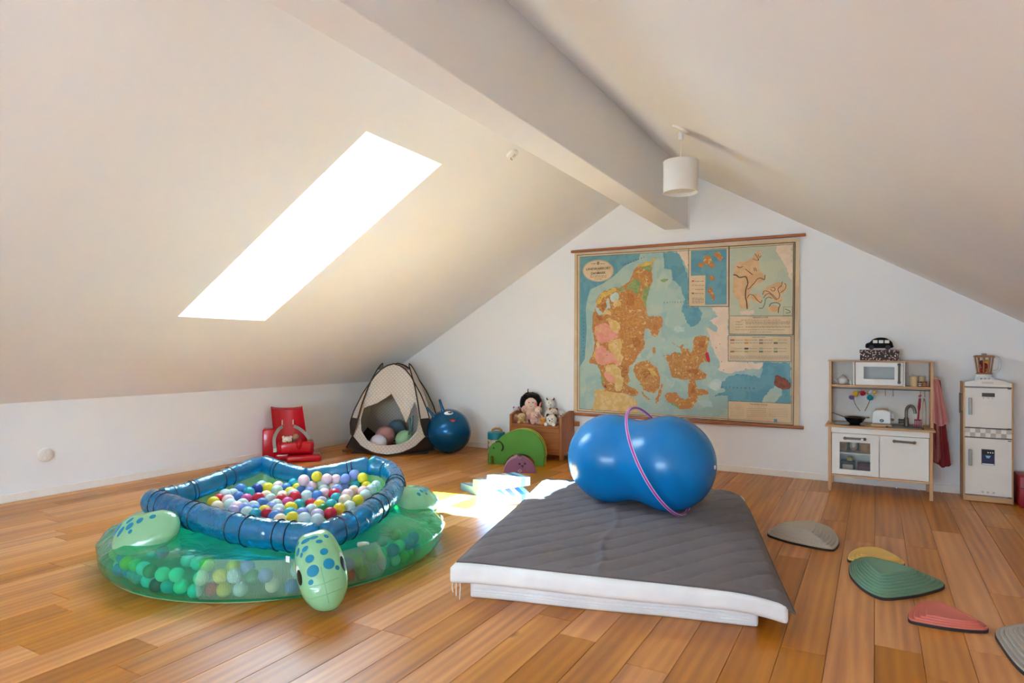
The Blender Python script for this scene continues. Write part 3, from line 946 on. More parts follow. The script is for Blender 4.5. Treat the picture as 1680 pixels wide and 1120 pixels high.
# hind flippers on the far side
for th_ in (2.55, 1.25):
    d = Vector((math.cos(th_), math.sin(th_), 0)); w_ = Vector((-d.y, d.x, 0))
    Pillow(d*.92+Vector((0, 0, .15)), d+Vector((0, 0, -.5)), w_, [(x*.8, y*.8) for x, y in OUT], .045).build('flipper', F_LEAF, pit)
# filling valve and care tag
vt = R3(588, 893, .2)
MB().tube([vt, vt+Vector((.03, .005, .008)), vt+Vector((.055, .01, .012))], [.012, .010, .006], 10).build('valve', mat('clear_valve', (214, 232, 226), .2), pit)
tg = R3(472, 917, .2)
MB().box(-.012, .012, -.001, .001, -.014, .014).build('care_tag', mat('white_tag', (236, 238, 238), .6), pit).location = tg

# ---- the balls
BALLS = {'pale aqua': (198, 224, 224), 'pale pink': (236, 206, 214), 'sky blue': (78, 132, 200), 'periwinkle': (134, 152, 214), 'teal': (44, 170, 186), 'yellow': (228, 212, 50),
         'cream': (240, 228, 196), 'red': (196, 30, 54), 'rose pink': (216, 92, 158), 'dark green': (20, 128, 72), 'navy blue': (28, 56, 150), 'lavender': (190, 182, 214), 'leaf green': (120, 196, 90)}
bm_ = {}
for nm, c in BALLS.items():
    bm_[nm] = mat('ball_'+nm.replace(' ', '_'), c, .38, .02, sss=0)
me_ball = {}
for nm in BALLS:
    me_ball[nm] = MB().ell((0, 0, 0), 1.0, 20, 12).mesh('ball', bm_[nm], 80)
def put_ball(p, r, nm, group, where):
    o = bpy.data.objects.new('pit_ball', me_ball[nm]); COL.objects.link(o)
    o.location = p; o.scale = (r, r, r)
    o.rotation_euler = (rb.random()*6, rb.random()*6, 0)
    tag(o, 'small %s plastic ball %s' % (nm, where), 'ball', group)
rb = random.Random(5)
K = dict(p='pale aqua', k='pale pink', b='sky blue', w='periwinkle', t='teal', y='yellow', c='cream', r='red', m='rose pink', g='dark green', n='navy blue', l='lavender', e='leaf green')
seen = '''370,160b 505,160n 595,150y 540,135p 665,170p 665,140k 740,150b 805,120t 835,150y 870,155b 885,110k 920,165w 955,130k 990,80y 1005,110p 1075,95k 1145,90k 1110,130c 1040,155p 1150,165w
1215,135w 1225,80w 1270,65w 1345,80y 1310,110t 1385,130y 1460,135p 1430,160p 1285,170c 1365,175k 1235,205k 1380,210p 1320,250y 1110,200r 1145,235t 1050,200k 980,210b 1215,250c 905,215p 840,220r 790,205p 770,185y
715,215c 700,245r 750,270m 615,240p 575,215c 500,235r 430,240m 350,225b 435,185t 295,200p 255,205p 200,245r 150,265y 260,250k 285,285p 180,300c 345,310k 315,335l 385,285p 545,280b 470,300p 410,320w 480,330b
440,350p 500,360t 555,335y 585,360r 625,310w 660,285p 700,325p 780,310y 845,295t 920,285r 1025,265l 1005,290y 1095,290t 1040,325g 945,330p 860,360w 740,360t 690,360l 650,385b 705,405c 775,395y 885,400p
1000,370l 990,410p 1090,360r 1170,320y 1250,300p'''.split()
placed = []
for s_ in seen:
    xy, k = s_[:-1], s_[-1]; x, y = map(float, xy.split(','))
    u_, v_ = 320+x*.2024, 770+y*.2024
    z = .262
    for _ in range(30):
        q_ = fl(u_, v_, z); d = q_-PC; e = rim_at(math.atan2(d.y, d.x)); lim = math.hypot(e.x, e.y)-.105
        if math.hypot(d.x, d.y) <= lim or z > .36: break
        z += .005
    placed.append([q_, .0345+rb.uniform(-.0015, .0025), K[k]])
for it in range(12):                            # ease overlapping balls apart
    for i in range(len(placed)):
        for j in range(i):
            d = placed[i][0]-placed[j][0]; L_ = d.length; m_ = (placed[i][1]+placed[j][1])*.93
            if 1e-6 < L_ < m_:
                sh = d.normalized()*((m_-L_)*.25); placed[i][0] = placed[i][0]+sh; placed[j][0] = placed[j][0]-sh
def spot_of(p):
    d = p-PC; e = rim_at(math.atan2(d.y, d.x)); f = math.hypot(d.x, d.y)/math.hypot(e.x, e.y)
    if f < .38: return 'in the middle of the turtle pit heap'
    ang = math.degrees(math.atan2(d.y, d.x))
    for lo_, hi_, w in ((-75, -15, "in the pit corner by the turtle's head"), (-15, 50, 'along the pit tube near the mattress'), (50, 100, 'in the far pit corner near the tent'),
                        (100, 165, 'by the pit tube near the red seat'), (-165, -75, 'by the pit tube above the left flipper')):
        if lo_ <= ang < hi_: return w
    return 'in the pit corner by the knee wall'
for q_, r, nm in placed: put_ball(q_, r, nm, 'balls heaped in the turtle pit', 'on top '+spot_of(q_))
cols = ['pale aqua']*5+['teal']*5+['periwinkle']*2+['yellow']*2+['leaf green']*3+['pale pink']*2+['cream']*2+['red', 'sky blue', 'sky blue', 'dark green']
# second layer showing in the gaps
tops = [q[0] for q in placed]; under_n = 0; low = []
zbed = lambda x, y: min([t.z for t in sorted(tops, key=lambda t: (t.x-x)**2+(t.y-y)**2)[:3]])-.052
gx = .064
for i in range(-13, 14):
    for j in range(-13, 14):
        x = (i+.5*(j % 2))*gx+rb.uniform(-.006, .006); y = j*gx*.87+rb.uniform(-.006, .006)
        d = Vector((x, y, 0)); e = rim_at(math.atan2(y, x)); lim = math.hypot(e.x, e.y)-.10
        if d.length > lim: continue
        near = min((t.x-x-PC.x)**2+(t.y-y-PC.y)**2 for t in tops)
        if near > .17**2: continue
        low.append(Vector((x+PC.x, y+PC.y, zbed(x+PC.x, y+PC.y))))
low.sort(key=lambda p: -min((t.x-p.x)**2+(t.y-p.y)**2 for t in tops))
low = low[:105]
for p in low:
    put_ball(p, .0345, rb.choice(cols), 'balls under the top layer of the turtle pit', 'half hidden low '+spot_of(p))
# balls pressed against the see-through skirt on the camera side
side_n = 0
for row, (rr, z) in enumerate(((.845, .038), (.855, .102), (.80, .155))):
    n_ = int(2*PI*rr/.072)
    for i in range(n_):
        a = 2*PI*(i+.5*(row % 2))/n_+rb.uniform(-.015, .015); a = (a+PI) % (2*PI)-PI
        if not (-2.75 < a < .28): continue
        if rb.random() < (.1, .16, .42)[row]: continue
        e = rim_at(a); rad = rr
        if row == 2:
            rad = lerp(math.hypot(e.x, e.y), .915, .55)-.035; z = .13
        rad -= rb.uniform(0, .03)
        put_ball(PC+Vector((-.012, -.066, 0))+Vector((math.cos(a)*rad, math.sin(a)*rad, z+rb.uniform(0, .012))), .0335, rb.choice(cols), 'balls behind the clear skirt of the turtle pit', 'seen '+('through the clear skirt under the left flipper' if a < -1.75 else 'through the clear skirt between left flipper and net' if a < -1.15 else "behind the net by the turtle's head" if a < -.16 else 'through the clear skirt near the right flipper'))
        side_n += 1

# ------------------------------------------------------------------ helpers for standing things
def vplane(P0, d):
    """vertical plane through P0 along d: returns f(u, v) -> (distance along d, height)"""
    P0 = Vector((P0[0], P0[1], 0)); d = Vector((d[0], d[1], 0)).normalized(); nn = Vector((-d.y, d.x, 0))
    def f(u, v):
        r = ray(u, v); p = CAM+r*((P0-CAM).dot(nn)/r.dot(nn))
        return ((p-P0).dot(d), p.z)
    return f
def on_sphere(u, v, c, R):
    d = ray(u, v).normalized(); oc = CAM-c; b = oc.dot(d); q_ = b*b-(oc.dot(oc)-R*R)
    if q_ < 0: q_ = 0
    return CAM+d*(-b-math.sqrt(q_))

# ------------------------------------------------------------------ pop-up tent
def dots(name, c1, c2, sc=26, r=.20):
    m, n, p = base_mat(name)
    tc = n.new('ShaderNodeTexCoord'); mp = n.new('ShaderNodeMapping'); mp.inputs['Rotation'].default_value = (0, 0, PI/4)
    n.link(tc.outputs['UV'], mp.inputs['Vector'])
    vo = n.new('ShaderNodeTexVoronoi'); vo.inputs['Scale'].default_value = sc; vo.inputs['Randomness'].default_value = 0
    vo.voronoi_dimensions = '2D'
    n.link(mp.outputs[0], vo.inputs['Vector'])
    n.link(n.ramp(vo.outputs['Distance'], [(r, rgb(*c2)), (r+.05, rgb(*c1))]), p.inputs['Base Color'])
    p.inputs['Roughness'].default_value = .8
    return m
M_TENT = dots('dotted_beige_tent_cloth', (200, 189, 177), (220, 212, 202), 34, .25)
M_TENTIN = M_TENT
M_BROWN = fabric('dark_brown_nylon', (62, 50, 42), .2, 300, .6)
M_ROD = mat('dark_brown_edge_tape', (52, 38, 30), .7)
tent = thing('pop_up_play_tent', 'beige dotted pop-up play tent with dark brown edging in the corner', 'tent', (.83, -.60, 0))
TC = Vector((.83, -.60, 0))
_c, _s = math.cos(math.radians(30)), math.sin(math.radians(30))
CR = [Vector((.60, -1.15, 0))]
CR += [CR[0]+Vector((_c, _s, 0))*.84, CR[0]+Vector((_c, _s, 0))*.84+Vector((-_s, _c, 0))*.80, CR[0]+Vector((-_s, _c, 0))*.80]
EGG = [(0, .0), (.02, .34), (.08, .66), (.21, .96), (.34, 1.0), (.47, .92), (.66, .73), (.86, .46), (.94, .30), (.98, .16), (1, 0)]
def tab(T, h):
    for (h0, w0), (h1, w1) in zip(T, T[1:]):
        if h0 <= h <= h1: return lerp(w0, w1, (h-h0)/(h1-h0))
    return 0
HT = .97
def panel_frame(i):
    A, B = CR[i], CR[(i+1) % 4]; mid = (A+B)/2; d = (B-A).normalized(); inn = Vector((-d.y, d.x, 0)); L_ = (B-A).length
    def F(a, h, off=0):
        lean = .27*h**1.2
        bow = (.12*(1-min(1, h*1.6))**1.5+.05*math.sin(PI*min(1, h)))*(1-min(1, abs(a))**2)
        p = mid+d*(a*L_*.52)+inn*(lean-bow-off)
        p.z = .012+HT*h
        return p-TC
    return F, L_
OPEN = [(.10, .0), (.112, .30), (.15, .52), (.25, .70), (.38, .74), (.5, .68), (.58, .60), (.63, .47), (.655, .25), (.66, 0)]
def outline(T, n=72, h0=None, h1=None):
    hs = [T[0][0]+(T[-1][0]-T[0][0])*(1-math.cos(PI*k/(n//2)))/2 for k in range(n//2+1)]
    right = [(tab(T, h), h) for h in hs]
    return right+[(-w, h) for w, h in reversed(right[1:-1])]
def uvmap(o, uvs):
    l = o.data.uv_layers.new(name='UVMap')
    for lp in o.data.loops: l.data[lp.index].uv = uvs[lp.vertex_index]
for i in range(4):
    F, L_ = panel_frame(i)
    E = outline(EGG)
    mb = MB(); N = len(E); uvs = []
    if i == 0:
        I = outline(OPEN); K_ = 6
        vs = []
        for k in range(K_+1):
            for q_ in range(N):
                a, h = lerp(I[q_][0], E[q_][0], k/K_), lerp(I[q_][1], E[q_][1], k/K_)
                vs.append(tuple(F(a, h))); uvs.append((a*L_*.52, h*HT))
        mb.add(vs, [(k*N+q_, (k+1)*N+q_, (k+1)*N+(q_+1) % N, k*N+(q_+1) % N) for k in range(K_) for q_ in range(N)])
    else:
        K_ = 8; vs = [tuple(F(0, .38))]; uvs = [(0, .38*HT)]
        for k in range(1, K_+1):
            for q_ in range(N):
                a, h = E[q_][0]*k/K_, lerp(.38, E[q_][1], k/K_)
                vs.append(tuple(F(a, h))); uvs.append((a*L_*.52, h*HT))
        fs = [(0, 1+q_, 1+(q_+1) % N) for q_ in range(N)]
        fs += [(1+k*N+q_, 1+(k+1)*N+q_, 1+(k+1)*N+(q_+1) % N, 1+k*N+(q_+1) % N) for k in range(K_-1) for q_ in range(N)]
        mb.add(vs, fs)
    o = mb.build('panel', M_TENT, tent, 60); uvmap(o, uvs)
    MB().tube([F(a*1.01, h, .004) for a, h in E], .0075, 6, closed=True).build('edge_rod', M_ROD, tent)
    if i == 0:
        MB().tube([F(a, h, .003) for a, h in outline(OPEN)], .004, 5, closed=True).build('door_hem', M_TENT, tent)
        # gathered door cloth hanging from the top of the opening
        for pl in ([(-.76, .545), (-.70, .60), (-.5, .645), (-.2, .665), (.02, .665), (-.10, .625), (-.32, .56), (-.56, .522), (-.66, .50)],
                   [(.0, .665), (.3, .655), (.52, .62), (.60, .57), (.54, .50), (.48, .41), (.42, .345), (.36, .40), (.24, .50), (.10, .60)]):
            f_ = MB()
            f_.poly([F(a, h, .012+.012*math.sin(k*2.1)) for k, (a, h) in enumerate(pl)]).poly([F(a, h, -.002) for k, (a, h) in enumerate(reversed(pl))])
            fo = f_.build('door_flap', M_TENT, tent, 0)
            uvmap(fo, [(a*.46, h*HT) for a, h in pl]+[(a*.46, h*HT) for a, h in reversed(pl)])
# dark gussets closing the lower corners and the gaps between the panels
for i in range(4):
    Fa, La = panel_frame(i); Fb, Lb = panel_frame((i+1) % 4)
    def gus(u_, v_, Fa=Fa, Fb=Fb):
        h = v_*.93
        w = tab(EGG, h)
        A, B = Fa(w, h), Fb(-w, h)
        m_ = (A+B)/2
        if h < .3:
            c = CR[(i+1) % 4]-TC; push = (1-h/.3)**1.3
            c2 = Vector((c.x*1.0, c.y*1.0, .012+HT*h)); m_ = m_.lerp(c2, push*.9)
        t = u_
        return tuple((A*(1-t)**2+m_*2*t*(1-t)+B*t*t))
    lo_ = MB(); lo_.grid(lambda u_, v_: gus(u_, v_*.42), 8, 12); lo_.build('corner_gusset', M_BROWN, tent, 60)
    hi_ = MB(); hi_.grid(lambda u_, v_: gus(u_, .42+v_*.58), 8, 12); o = hi_.build('corner_strip', M_TENT, tent, 60)
    uvmap(o, [(0.3*k/13, (k % 13)*.04) for k in range(len(o.data.vertices))])
fbm = MB().poly([Vector((c.x, c.y, .008))-TC for c in CR]); fbm.build('groundsheet', M_BROWN, tent, 0)
lp_ = CR[0]-TC
MB().tube([lp_+Vector((-.02, 0, .02)), lp_+Vector((-.07, -.01, .03)), lp_+Vector((-.10, -.005, .02)), lp_+Vector((-.12, .01, .035))], .006, 6).build('peg_loop', M_BROWN, tent)
# pink cloth thrown over the top
def pinkcloth(u_, v_):
    a = 2*PI*v_; r = .085*u_
    p = Vector((.985, -.60, .975)) if False else wl(655, 601, -.56)
    return (p.x+r*math.cos(a)*1.15, p.y+r*math.sin(a)*.8, p.z+.012+.014*math.sin(a*3)*u_-.055*u_*u_+.008*math.sin(a*7+2)*u_)
sc_ = MB(); sc_.grid(pinkcloth, 8, 28, cv=True)
tag(sc_.build('pink_scarf', fabric('dusty_pink_gauze', (206, 158, 158)), None, 60), 'crumpled dusty pink cloth lying on top of the tent', 'scarf')

def balloon(u_, v_, y, R, col, label, sy=1.0):
    c = wl(u_, v_, y); c.z = max(c.z, R*.98+.012)
    o = thing('play_ball', label, 'ball', c, 0, 'large pastel balls inside the tent')
    b = MB(); b.ell((0, 0, 0), (R, R, R*sy), 28, 18); b.build('shell', mat('matte_ball_%d' % col[0], col, .55, .03), o, 80)
    MB().lathe([(.008, -.002), (.008, .004), (.003, .006)], 10, (0, 0, R*sy-.001)).build('plug', mat('ball_plug', (230, 226, 222), .5), o)
balloon(621, 729, -.90, .096, (226, 216, 222), 'pale lavender ball at the front of the tent opening')
balloon(632, 715, -.66, .115, (214, 158, 156), 'dusty pink ball behind the pale lavender one in the tent')
balloon(664, 721, -.72, .105, (160, 206, 164), 'mint green ball inside the tent at the right')
balloon(650, 703, -.36, .105, (120, 150, 168), 'grey blue ball at the back of the tent')
# two slim bubble wands leaning by the opening
for k, (a, b) in enumerate((((671, 713), (673, 685)), ((676, 708), (678, 681)))):
    A, B = wl(a[0], a[1], -.98), wl(b[0], b[1], -.95)
    wand = thing('bubble_wand', ('teal bubble wand hanging nearest the green ball in the tent', 'teal bubble wand hanging beside the tent door edge')[k], 'wand', (0, 0, 0), 0, 'teal wands in the tent')
    MB().tube([A, A.lerp(B, .5), B], [.010, .008, .009], 8).build('tube', film('teal_clear_plastic', (30, 120, 120), .75, .1), wand)
    MB().tube([B, B+Vector((0, .01, .10))], .0018, 5).build('string', M_ROD, wand)

# ------------------------------------------------------------------ hopper ball
HB = Vector((1.475, -.537, .2455)); HRAD = .2455
hop = thing('space_hopper', 'dark blue hopper ball with two horns and a smiling face beside the tent', 'hopper ball', HB)
M_HOP = mat('metallic_blue_vinyl', (0, 84, 132), .18, .06, 3, spec=.6, metal=.45)
MB().ell((0, 0, 0), HRAD, 48, 32).build('shell', M_HOP, hop, 80)
for (b0, t0) in (((712, 683), (700, 668)), ((727, 674), (721, 655))):
    A = on_sphere(*b0, HB, HRAD)-HB
    dpt = (HB+A-CAM).dot(_f)
    r_ = ray(*t0); B = CAM+r_*(dpt/r_.dot(_f))-HB
    B = A+(B-A)+ (A.normalized())*.0
    MB().tube([A*.93, A, A.lerp(B, .5), B], [.026, .019, .014, .013], 12).build('horn', M_HOP, hop, 60)
def decal(name, u_, v_, rx, ry, rot, m_, lift, parent=hop, c=HB, R=HRAD, lab=None):
    p0 = on_sphere(u_, v_, c, R)-c; nrm = p0.normalized(); ex_ = (RIGHT-nrm*RIGHT.dot(nrm)).normalized(); ey_ = nrm.cross(ex_)
    vs = [tuple(nrm*(R+lift))]; N = 20
    for i in range(N):
        a = 2*PI*i/N; x, y = rx*math.cos(a), ry*math.sin(a)
        q_ = p0+ex_*(x*math.cos(rot)-y*math.sin(rot))+ey_*(x*math.sin(rot)+y*math.cos(rot))
        vs.append(tuple(q_.normalized()*(R+lift)))
    return MB().add(vs, [(0, 1+i, 1+(i+1) % N) for i in range(N)]).build(name, m_, parent, 60, label=lab)
decal('eye', 736, 677.2, .050, .034, .15, mat('white_print', (240, 240, 240), .4), .002)
decal('pupil', 738.5, 676.7, .024, .019, .1, M_INK, .004)
decal('pupil_glint', 737.5, 675.8, .006, .005, 0, mat('white_print', (240, 240, 240), .4), .005)
decal('mouth', 742.5, 689, .036, .016, .12, mat('dark_red_print', (120, 24, 26), .5), .002)
decal('tongue', 743, 690.3, .020, .011, .1, mat('red_print', (206, 66, 62), .5), .004)
sm = [on_sphere(u_, v_, HB, HRAD+.001)-HB for u_, v_ in ((734, 686), (738, 687.5), (744, 687), (748, 684.5), (751, 681))]
MB().tube(catmull(sm, 4), .0028, 5).build('smile_line', M_INK, hop)

# ------------------------------------------------------------------ toy chest bench
M_PINE = wood('orange_pine', (176, 112, 62), (140, 78, 38), 'Z', 16, .45)
M_PINEX = wood('orange_pine_rails', (180, 114, 62), (142, 80, 40), 'X', 16, .45)
chest = thing('toy_chest_bench', 'orange pine toy chest bench with high side boards against the gable wall', 'bench', (2.14, -.355, 0))
def side_board(x):
    prof = [(-.0, 0), (.045, 0), (.06, .06), (.25, .06), (.265, 0), (.31, 0), (.31, .50), (.24, .505), (.16, .495), (.08, .475), (0, .455)]
    MB().prism(prof, x, x+.03, 'YZ', .004).build('side_board', M_PINE, chest)
side_board(0); side_board(.595)
MB().box(.03, .595, .004, .024, .285, .335, .003).build('front_rail', M_PINEX, chest)
MB().box(.03, .595, .012, .030, .085, .285, .002).build('front_panel', M_PINEX, chest)
MB().box(.03, .595, .008, .028, .06, .085, .002).build('bottom_rail', M_PINEX, chest)
MB().box(.032, .593, -.006, .30, .337, .357, .004).build('lid', M_PINEX, chest)
MB().box(.03, .595, .285, .303, .10, .335).build('back_panel', M_PINEX, chest)
MB().box(-.055, .68, .312, .335, .335, .385, .003).build('back_rail', M_PINEX, chest)

def furry(c, name=None): return fabric('plush_%d_%d_%d' % c, c, .6, 260, .95, .3)
def plush(name, label, at, s, body, face=None, ears='round', earc=None, nose=(30, 24, 22), tilt=0, cat='soft toy', parts=None, lie=False, group='soft toys piled on the bench', sit=True, foot=None, floor=.357):
    """seated soft toy, s = head radius; at = centre of its head"""
    at = Vector(at); view = (CAM-at); yaw = math.atan2(view.y, view.x)+tilt
    t = thing(name, label, cat, at, yaw, group)               # +x of the toy looks at the camera
    fb = furry(body); ff = furry(face) if face else fb
    MB().ell((0, 0, 0), (s*.95, s*1.05, s*.95), 18, 12).build('head', ff, t, 80)
    h = max(s*1.15, at.z-floor)                  # how far the head is above what it sits on
    rz_ = max(s*.55, (h-s*.3)/2)
    MB().ell((-s*.25, 0, -(h-rz_)), (s*(.85 if sit else .95), s*(.92 if sit else 1.02), rz_), 16, 10).build('body', fb, t, 80)
    for sy in (-1, 1):
        if sit: MB().tube([(0, sy*s*.75, -h*.42), (s*.45, sy*s*1.0, -h*.58), (s*.7, sy*s*.9, -h*.72)], [s*.3, s*.3, s*.27], 9).build('arm', fb, t, 70)
        MB().tube([(s*.1, sy*s*.55, -h+s*.33), (s*.75, sy*s*.72, -h+s*.33), (s*1.15, sy*s*.78, -h+s*.36)], [s*.30, s*.32, s*.34], 9).build('leg', furry(foot) if foot else fb, t, 70)
    em = furry(earc) if earc else fb
    for sy in (-1, 1):
        e = MB()
        if ears == 'round': e.ell((-s*.05, sy*s*.78, s*.72), (s*.18, s*.36, s*.36), 10, 8)
        elif ears == 'long': e.tube([(0, sy*s*.5, s*.7), (-s*.1, sy*s*.75, s*1.5), (-s*.1, sy*s*1.05, s*2.0)], [s*.22, s*.27, s*.12], 8)
        elif ears == 'flop': e.tube([(0, sy*s*.85, s*.5), (.0, sy*s*1.2, s*.1), (.05*s, sy*s*1.25, -s*.5)], [s*.18, s*.3, s*.22], 8)
        elif ears == 'horn': e.tube([(0, sy*s*.55, s*.75), (0, sy*s*.8, s*1.1), (0, sy*s*.75, s*1.35)], [s*.2, s*.15, s*.05], 7)
        if ears: e.build('horn' if ears == 'horn' else 'ear', em, t, 70)
        MB().ell((s*.80, sy*s*.36, s*.18), (s*.10, s*.10, s*.13), 8, 6).build('eye', mat('black_bead', (14, 12, 12), .2), t)
    MB().ell((s*.86, 0, -s*.22), (s*.26, s*.42, s*.30), 12, 8).build('muzzle', ff, t, 80)
    MB().ell((s*1.10, 0, -s*.10), (s*.10, s*.16, s*.12), 8, 6).build('nose', mat('nose_%d' % nose[0], nose, .5), t)
    return t
LZ = .357                                       # lid height
def tp(u_, v_, y): return wl(u_, v_, y)
# doll with black wool hair
dp = tp(871, 661, -.17)
doll = thing('rag_doll', 'rag doll with a big black wool hairdo and pale face on the bench', 'doll', dp, math.atan2((CAM-dp).y, (CAM-dp).x), 'soft toys piled on the bench')
MB().ell((0, 0, 0), (.058, .072, .072), 20, 14).build('head', fabric('doll_skin', (232, 200, 182), .2, 300), doll, 80)
hair = MB()
rh = random.Random(3)
for k in range(90):
    a = rh.uniform(0, 2*PI); b = rh.uniform(-.4, 1.5)
    d = Vector((-abs(math.cos(a))*.55+.12, math.sin(a)*1.05, math.sin(b)))
    if d.x > -.0 and d.z < .55 and abs(d.y) < .7: continue
    d = Vector((min(d.x, .25), d.y, d.z+.1)).normalized()
    hair.ell(d*.088+Vector((-.012, 0, .006)), rh.uniform(.024, .036), 8, 6)
for sy in (-1, 1):
    for k in range(6): hair.ell((-.01, sy*(.085+.012*math.sin(k)), .02-.026*k), .030-.002*k, 8, 6)
hair.ell((-.03, 0, .02), (.07, .105, .09), 16, 10)
hair.tube([(-.03, -.03, .10), (-.03, -.035, .14), (-.03, -.03, .155)], [.006, .005, .003], 6)
hair.build('hair', fabric('black_wool', (16, 13, 14), .8, 200, .95, .2), doll, 70)
for sy in (-1, 1): MB().ell((.055, sy*.022, .010), (.005, .006, .006), 8, 6).build('eye', mat('black_bead', (14, 12, 12), .2), doll)
MB().ell((.058, .0, -.012), (.006, .006, .005), 8, 6).build('nose', fabric('doll_skin', (232, 200, 182)), doll)
MB().tube([(.052, -.016, -.028), (.056, 0, -.034), (.052, .016, -.028)], .002, 5).build('mouth', mat('red_thread', (170, 60, 60), .8), doll)
MB().ell((0, 0, -.115), (.05, .07, .07), 14, 10).build('body', fabric('doll_dress', (216, 182, 160)), doll, 80)
plush('plush_rabbit', 'pale pink plush rabbit with long ears on the bench below the doll', tp(877, 682, -.26), .048, (226, 184, 170), (230, 190, 176), 'flop', (214, 140, 140), sit=False, tilt=.3)
plush('plush_pig', 'peach pink plush pig leaning on the doll at the left', tp(862, 671, -.20), .045, (224, 176, 160), None, 'round', (216, 160, 148), (190, 120, 110), tilt=-.3)
plush('plush_mouse', 'cream plush mouse with coral ears tucked under the doll', tp(883, 672, -.22), .040, (232, 204, 184), None, 'long', (222, 138, 124), tilt=.6)
plush('plush_ladybird', 'small brown and red spotted plush at the end of the bench', tp(846, 684, -.27), .036, (150, 92, 74), (196, 150, 126), 'round', (80, 40, 40), sit=False)
plush('plush_lion', 'small mustard yellow plush lion on the bench', tp(856, 683, -.27), .040, (198, 158, 96), (222, 190, 146), 'round', (178, 130, 70), sit=False)
fp = tp(847, 672, -.20)
plush('plush_bunny_with_bow', 'small floral plush bunny with a magenta bow on the bench', fp, .034, (214, 196, 190), None, 'round', (170, 60, 150), (120, 60, 60))
for sy in (-1, 1): pass
plush('plush_dog', 'white plush dog with a big black nose at the bench front', tp(905, 688, -.29), .056, (232, 224, 214), None, 'round', (60, 50, 46), (16, 14, 14), sit=False, tilt=-.35)
plush('plush_fox', 'rust brown and white plush fox behind the white dog', tp(908, 676, -.20), .044, (168, 92, 50), (222, 206, 190), 'round', (150, 80, 44))
plush('plush_cow', 'pale grey plush cow with horns at the back of the bench', tp(903, 662, -.12), .050, (214, 212, 206), (222, 220, 214), 'horn', (110, 84, 66), (180, 150, 140))
plush('plush_duck', 'small orange plush duck on the bench beside the white dog', tp(891, 688, -.30), .026, (222, 156, 70), None, None, None, (200, 110, 40), sit=False)
plush('plush_sheep', 'off-white plush sheep lying against the bench side board', tp(920, 680, -.12), .052, (216, 208, 198), None, 'flop', (200, 190, 180), sit=False)

# ------------------------------------------------------------------ layered foam animals
def foam(c): return mat('foam_%d_%d_%d' % c, c, .7, .04, 10, .12, 300)
def layered(name, label, cat, P0, d, poly, th, cols, extra=None):
    """stack of identical foam sheets; d runs along the profile, sheets follow behind one another"""
    d = Vector((d[0], d[1], 0)).normalized()
    t = thing(name, label, cat, (P0[0], P0[1], 0), math.atan2(d.y, d.x))
    for k, c in enumerate(cols):
        MB().prism(poly, k*th+.0006, (k+1)*th-.0006, 'XZ', .0018).build('foam_layer', foam(c), t, 30)
    return t
# elephant
E0, E1 = fl(800.5, 761), fl(892, 765.5)
ev = vplane(E0, (E1-E0)[:2])
cr4 = lambda X, Y: (740+X*.19643, 620+Y*.19643)
ep = [(305, 720), (307, 640), (320, 580), (345, 547), (388, 522), (430, 480), (500, 446), (575, 430), (650, 440), (712, 476), (755, 535), (778, 600), (783, 660), (776, 668), (775, 735), (700, 728), (690, 692), (650, 652), (590, 634), (530, 637), (478, 670), (445, 712), (440, 722), (357, 720), (355, 650), (331, 650), (330, 720)]
epoly = []
for X, Y in ep:
    s_, z_ = ev(*cr4(X, Y)); epoly.append((s_, max(0, z_) if Y < 700 else 0.0))
_e = [Vector((x, z, 0)) for x, z in epoly]
epoly = epoly[:4]+[(q_.x, q_.y) for q_ in catmull(_e[3:13], 4)][4:-4]+epoly[12:15]+[(q_.x, q_.y) for q_ in catmull(_e[15:23], 4)]+epoly[23:]
GRN, LIME = (80, 136, 46), (170, 180, 40)
ele = layered('foam_elephant', 'green layered foam elephant standing in front of the toy bench', 'toy elephant', E0, (E1-E0)[:2], epoly, .034, [GRN, (196, 204, 66), GRN, (204, 206, 60)])
s_, z_ = ev(*cr4(357, 583)); MB().lathe([(.0085, -.003), (.0085, .0)], 12, (s_, 0, z_), 'Y').build('eye', M_INK, ele)
ear = catmull([Vector((*ev(*cr4(X, Y)), 0)) for X, Y in ((372, 532), (405, 530), (428, 555), (434, 585), (422, 606))], 5)
MB().tube([(p.x, -.001, p.y) for p in ear], .008, 6).build('ear_slot', mat('dark_green_cut', (28, 56, 18), .8), ele)
# hedgehog
H0, H1 = fl(826.5, 775.5), fl(880, 775.8)
hv = vplane(H0, (H1-H0)[:2])
hp = [(440, 787), (452, 740), (480, 700), (515, 675), (540, 668), (552, 655), (572, 672), (585, 680), (598, 662), (618, 670), (650, 690), (685, 725), (705, 760), (712, 787)]
hpoly = []
for X, Y in hp:
    s_, z_ = hv(*cr4(X, Y)); hpoly.append((s_, max(0, z_) if Y < 780 else 0.0))
_e = [Vector((x, z, 0)) for x, z in hpoly]
hpoly = [(q_.x, max(0, q_.y)) for q_ in catmull(_e[0:5], 4)]+hpoly[5:10]+[(q_.x, max(0, q_.y)) for q_ in catmull(_e[9:14], 4)][1:]
PUR, PNK = (142, 88, 112), (206, 160, 176)
hog = layered('foam_hedgehog', 'purple and pink layered foam half-round animal under the elephant', 'toy animal', H0, (H1-H0)[:2], hpoly, .030, [PUR, PNK, PUR, PNK])
for X, Y in ((572, 716), (617, 714)):
    s_, z_ = hv(*cr4(X, Y)); MB().lathe([(.011, -.003), (.011, .0)], 12, (s_, 0, z_), 'Y').build('eye', M_INK, hog)
s_, z_ = hv(*cr4(597, 738)); MB().prism([(s_-.016, z_+.012), (s_+.014, z_+.012), (s_+.006, z_-.004), (s_+.002, z_-.016), (s_-.006, z_-.004)], -.003, 0, 'XZ').build('nose', mat('plum_print', (66, 34, 50), .7), hog)
s_, z_ = hv(*cr4(574, 775))
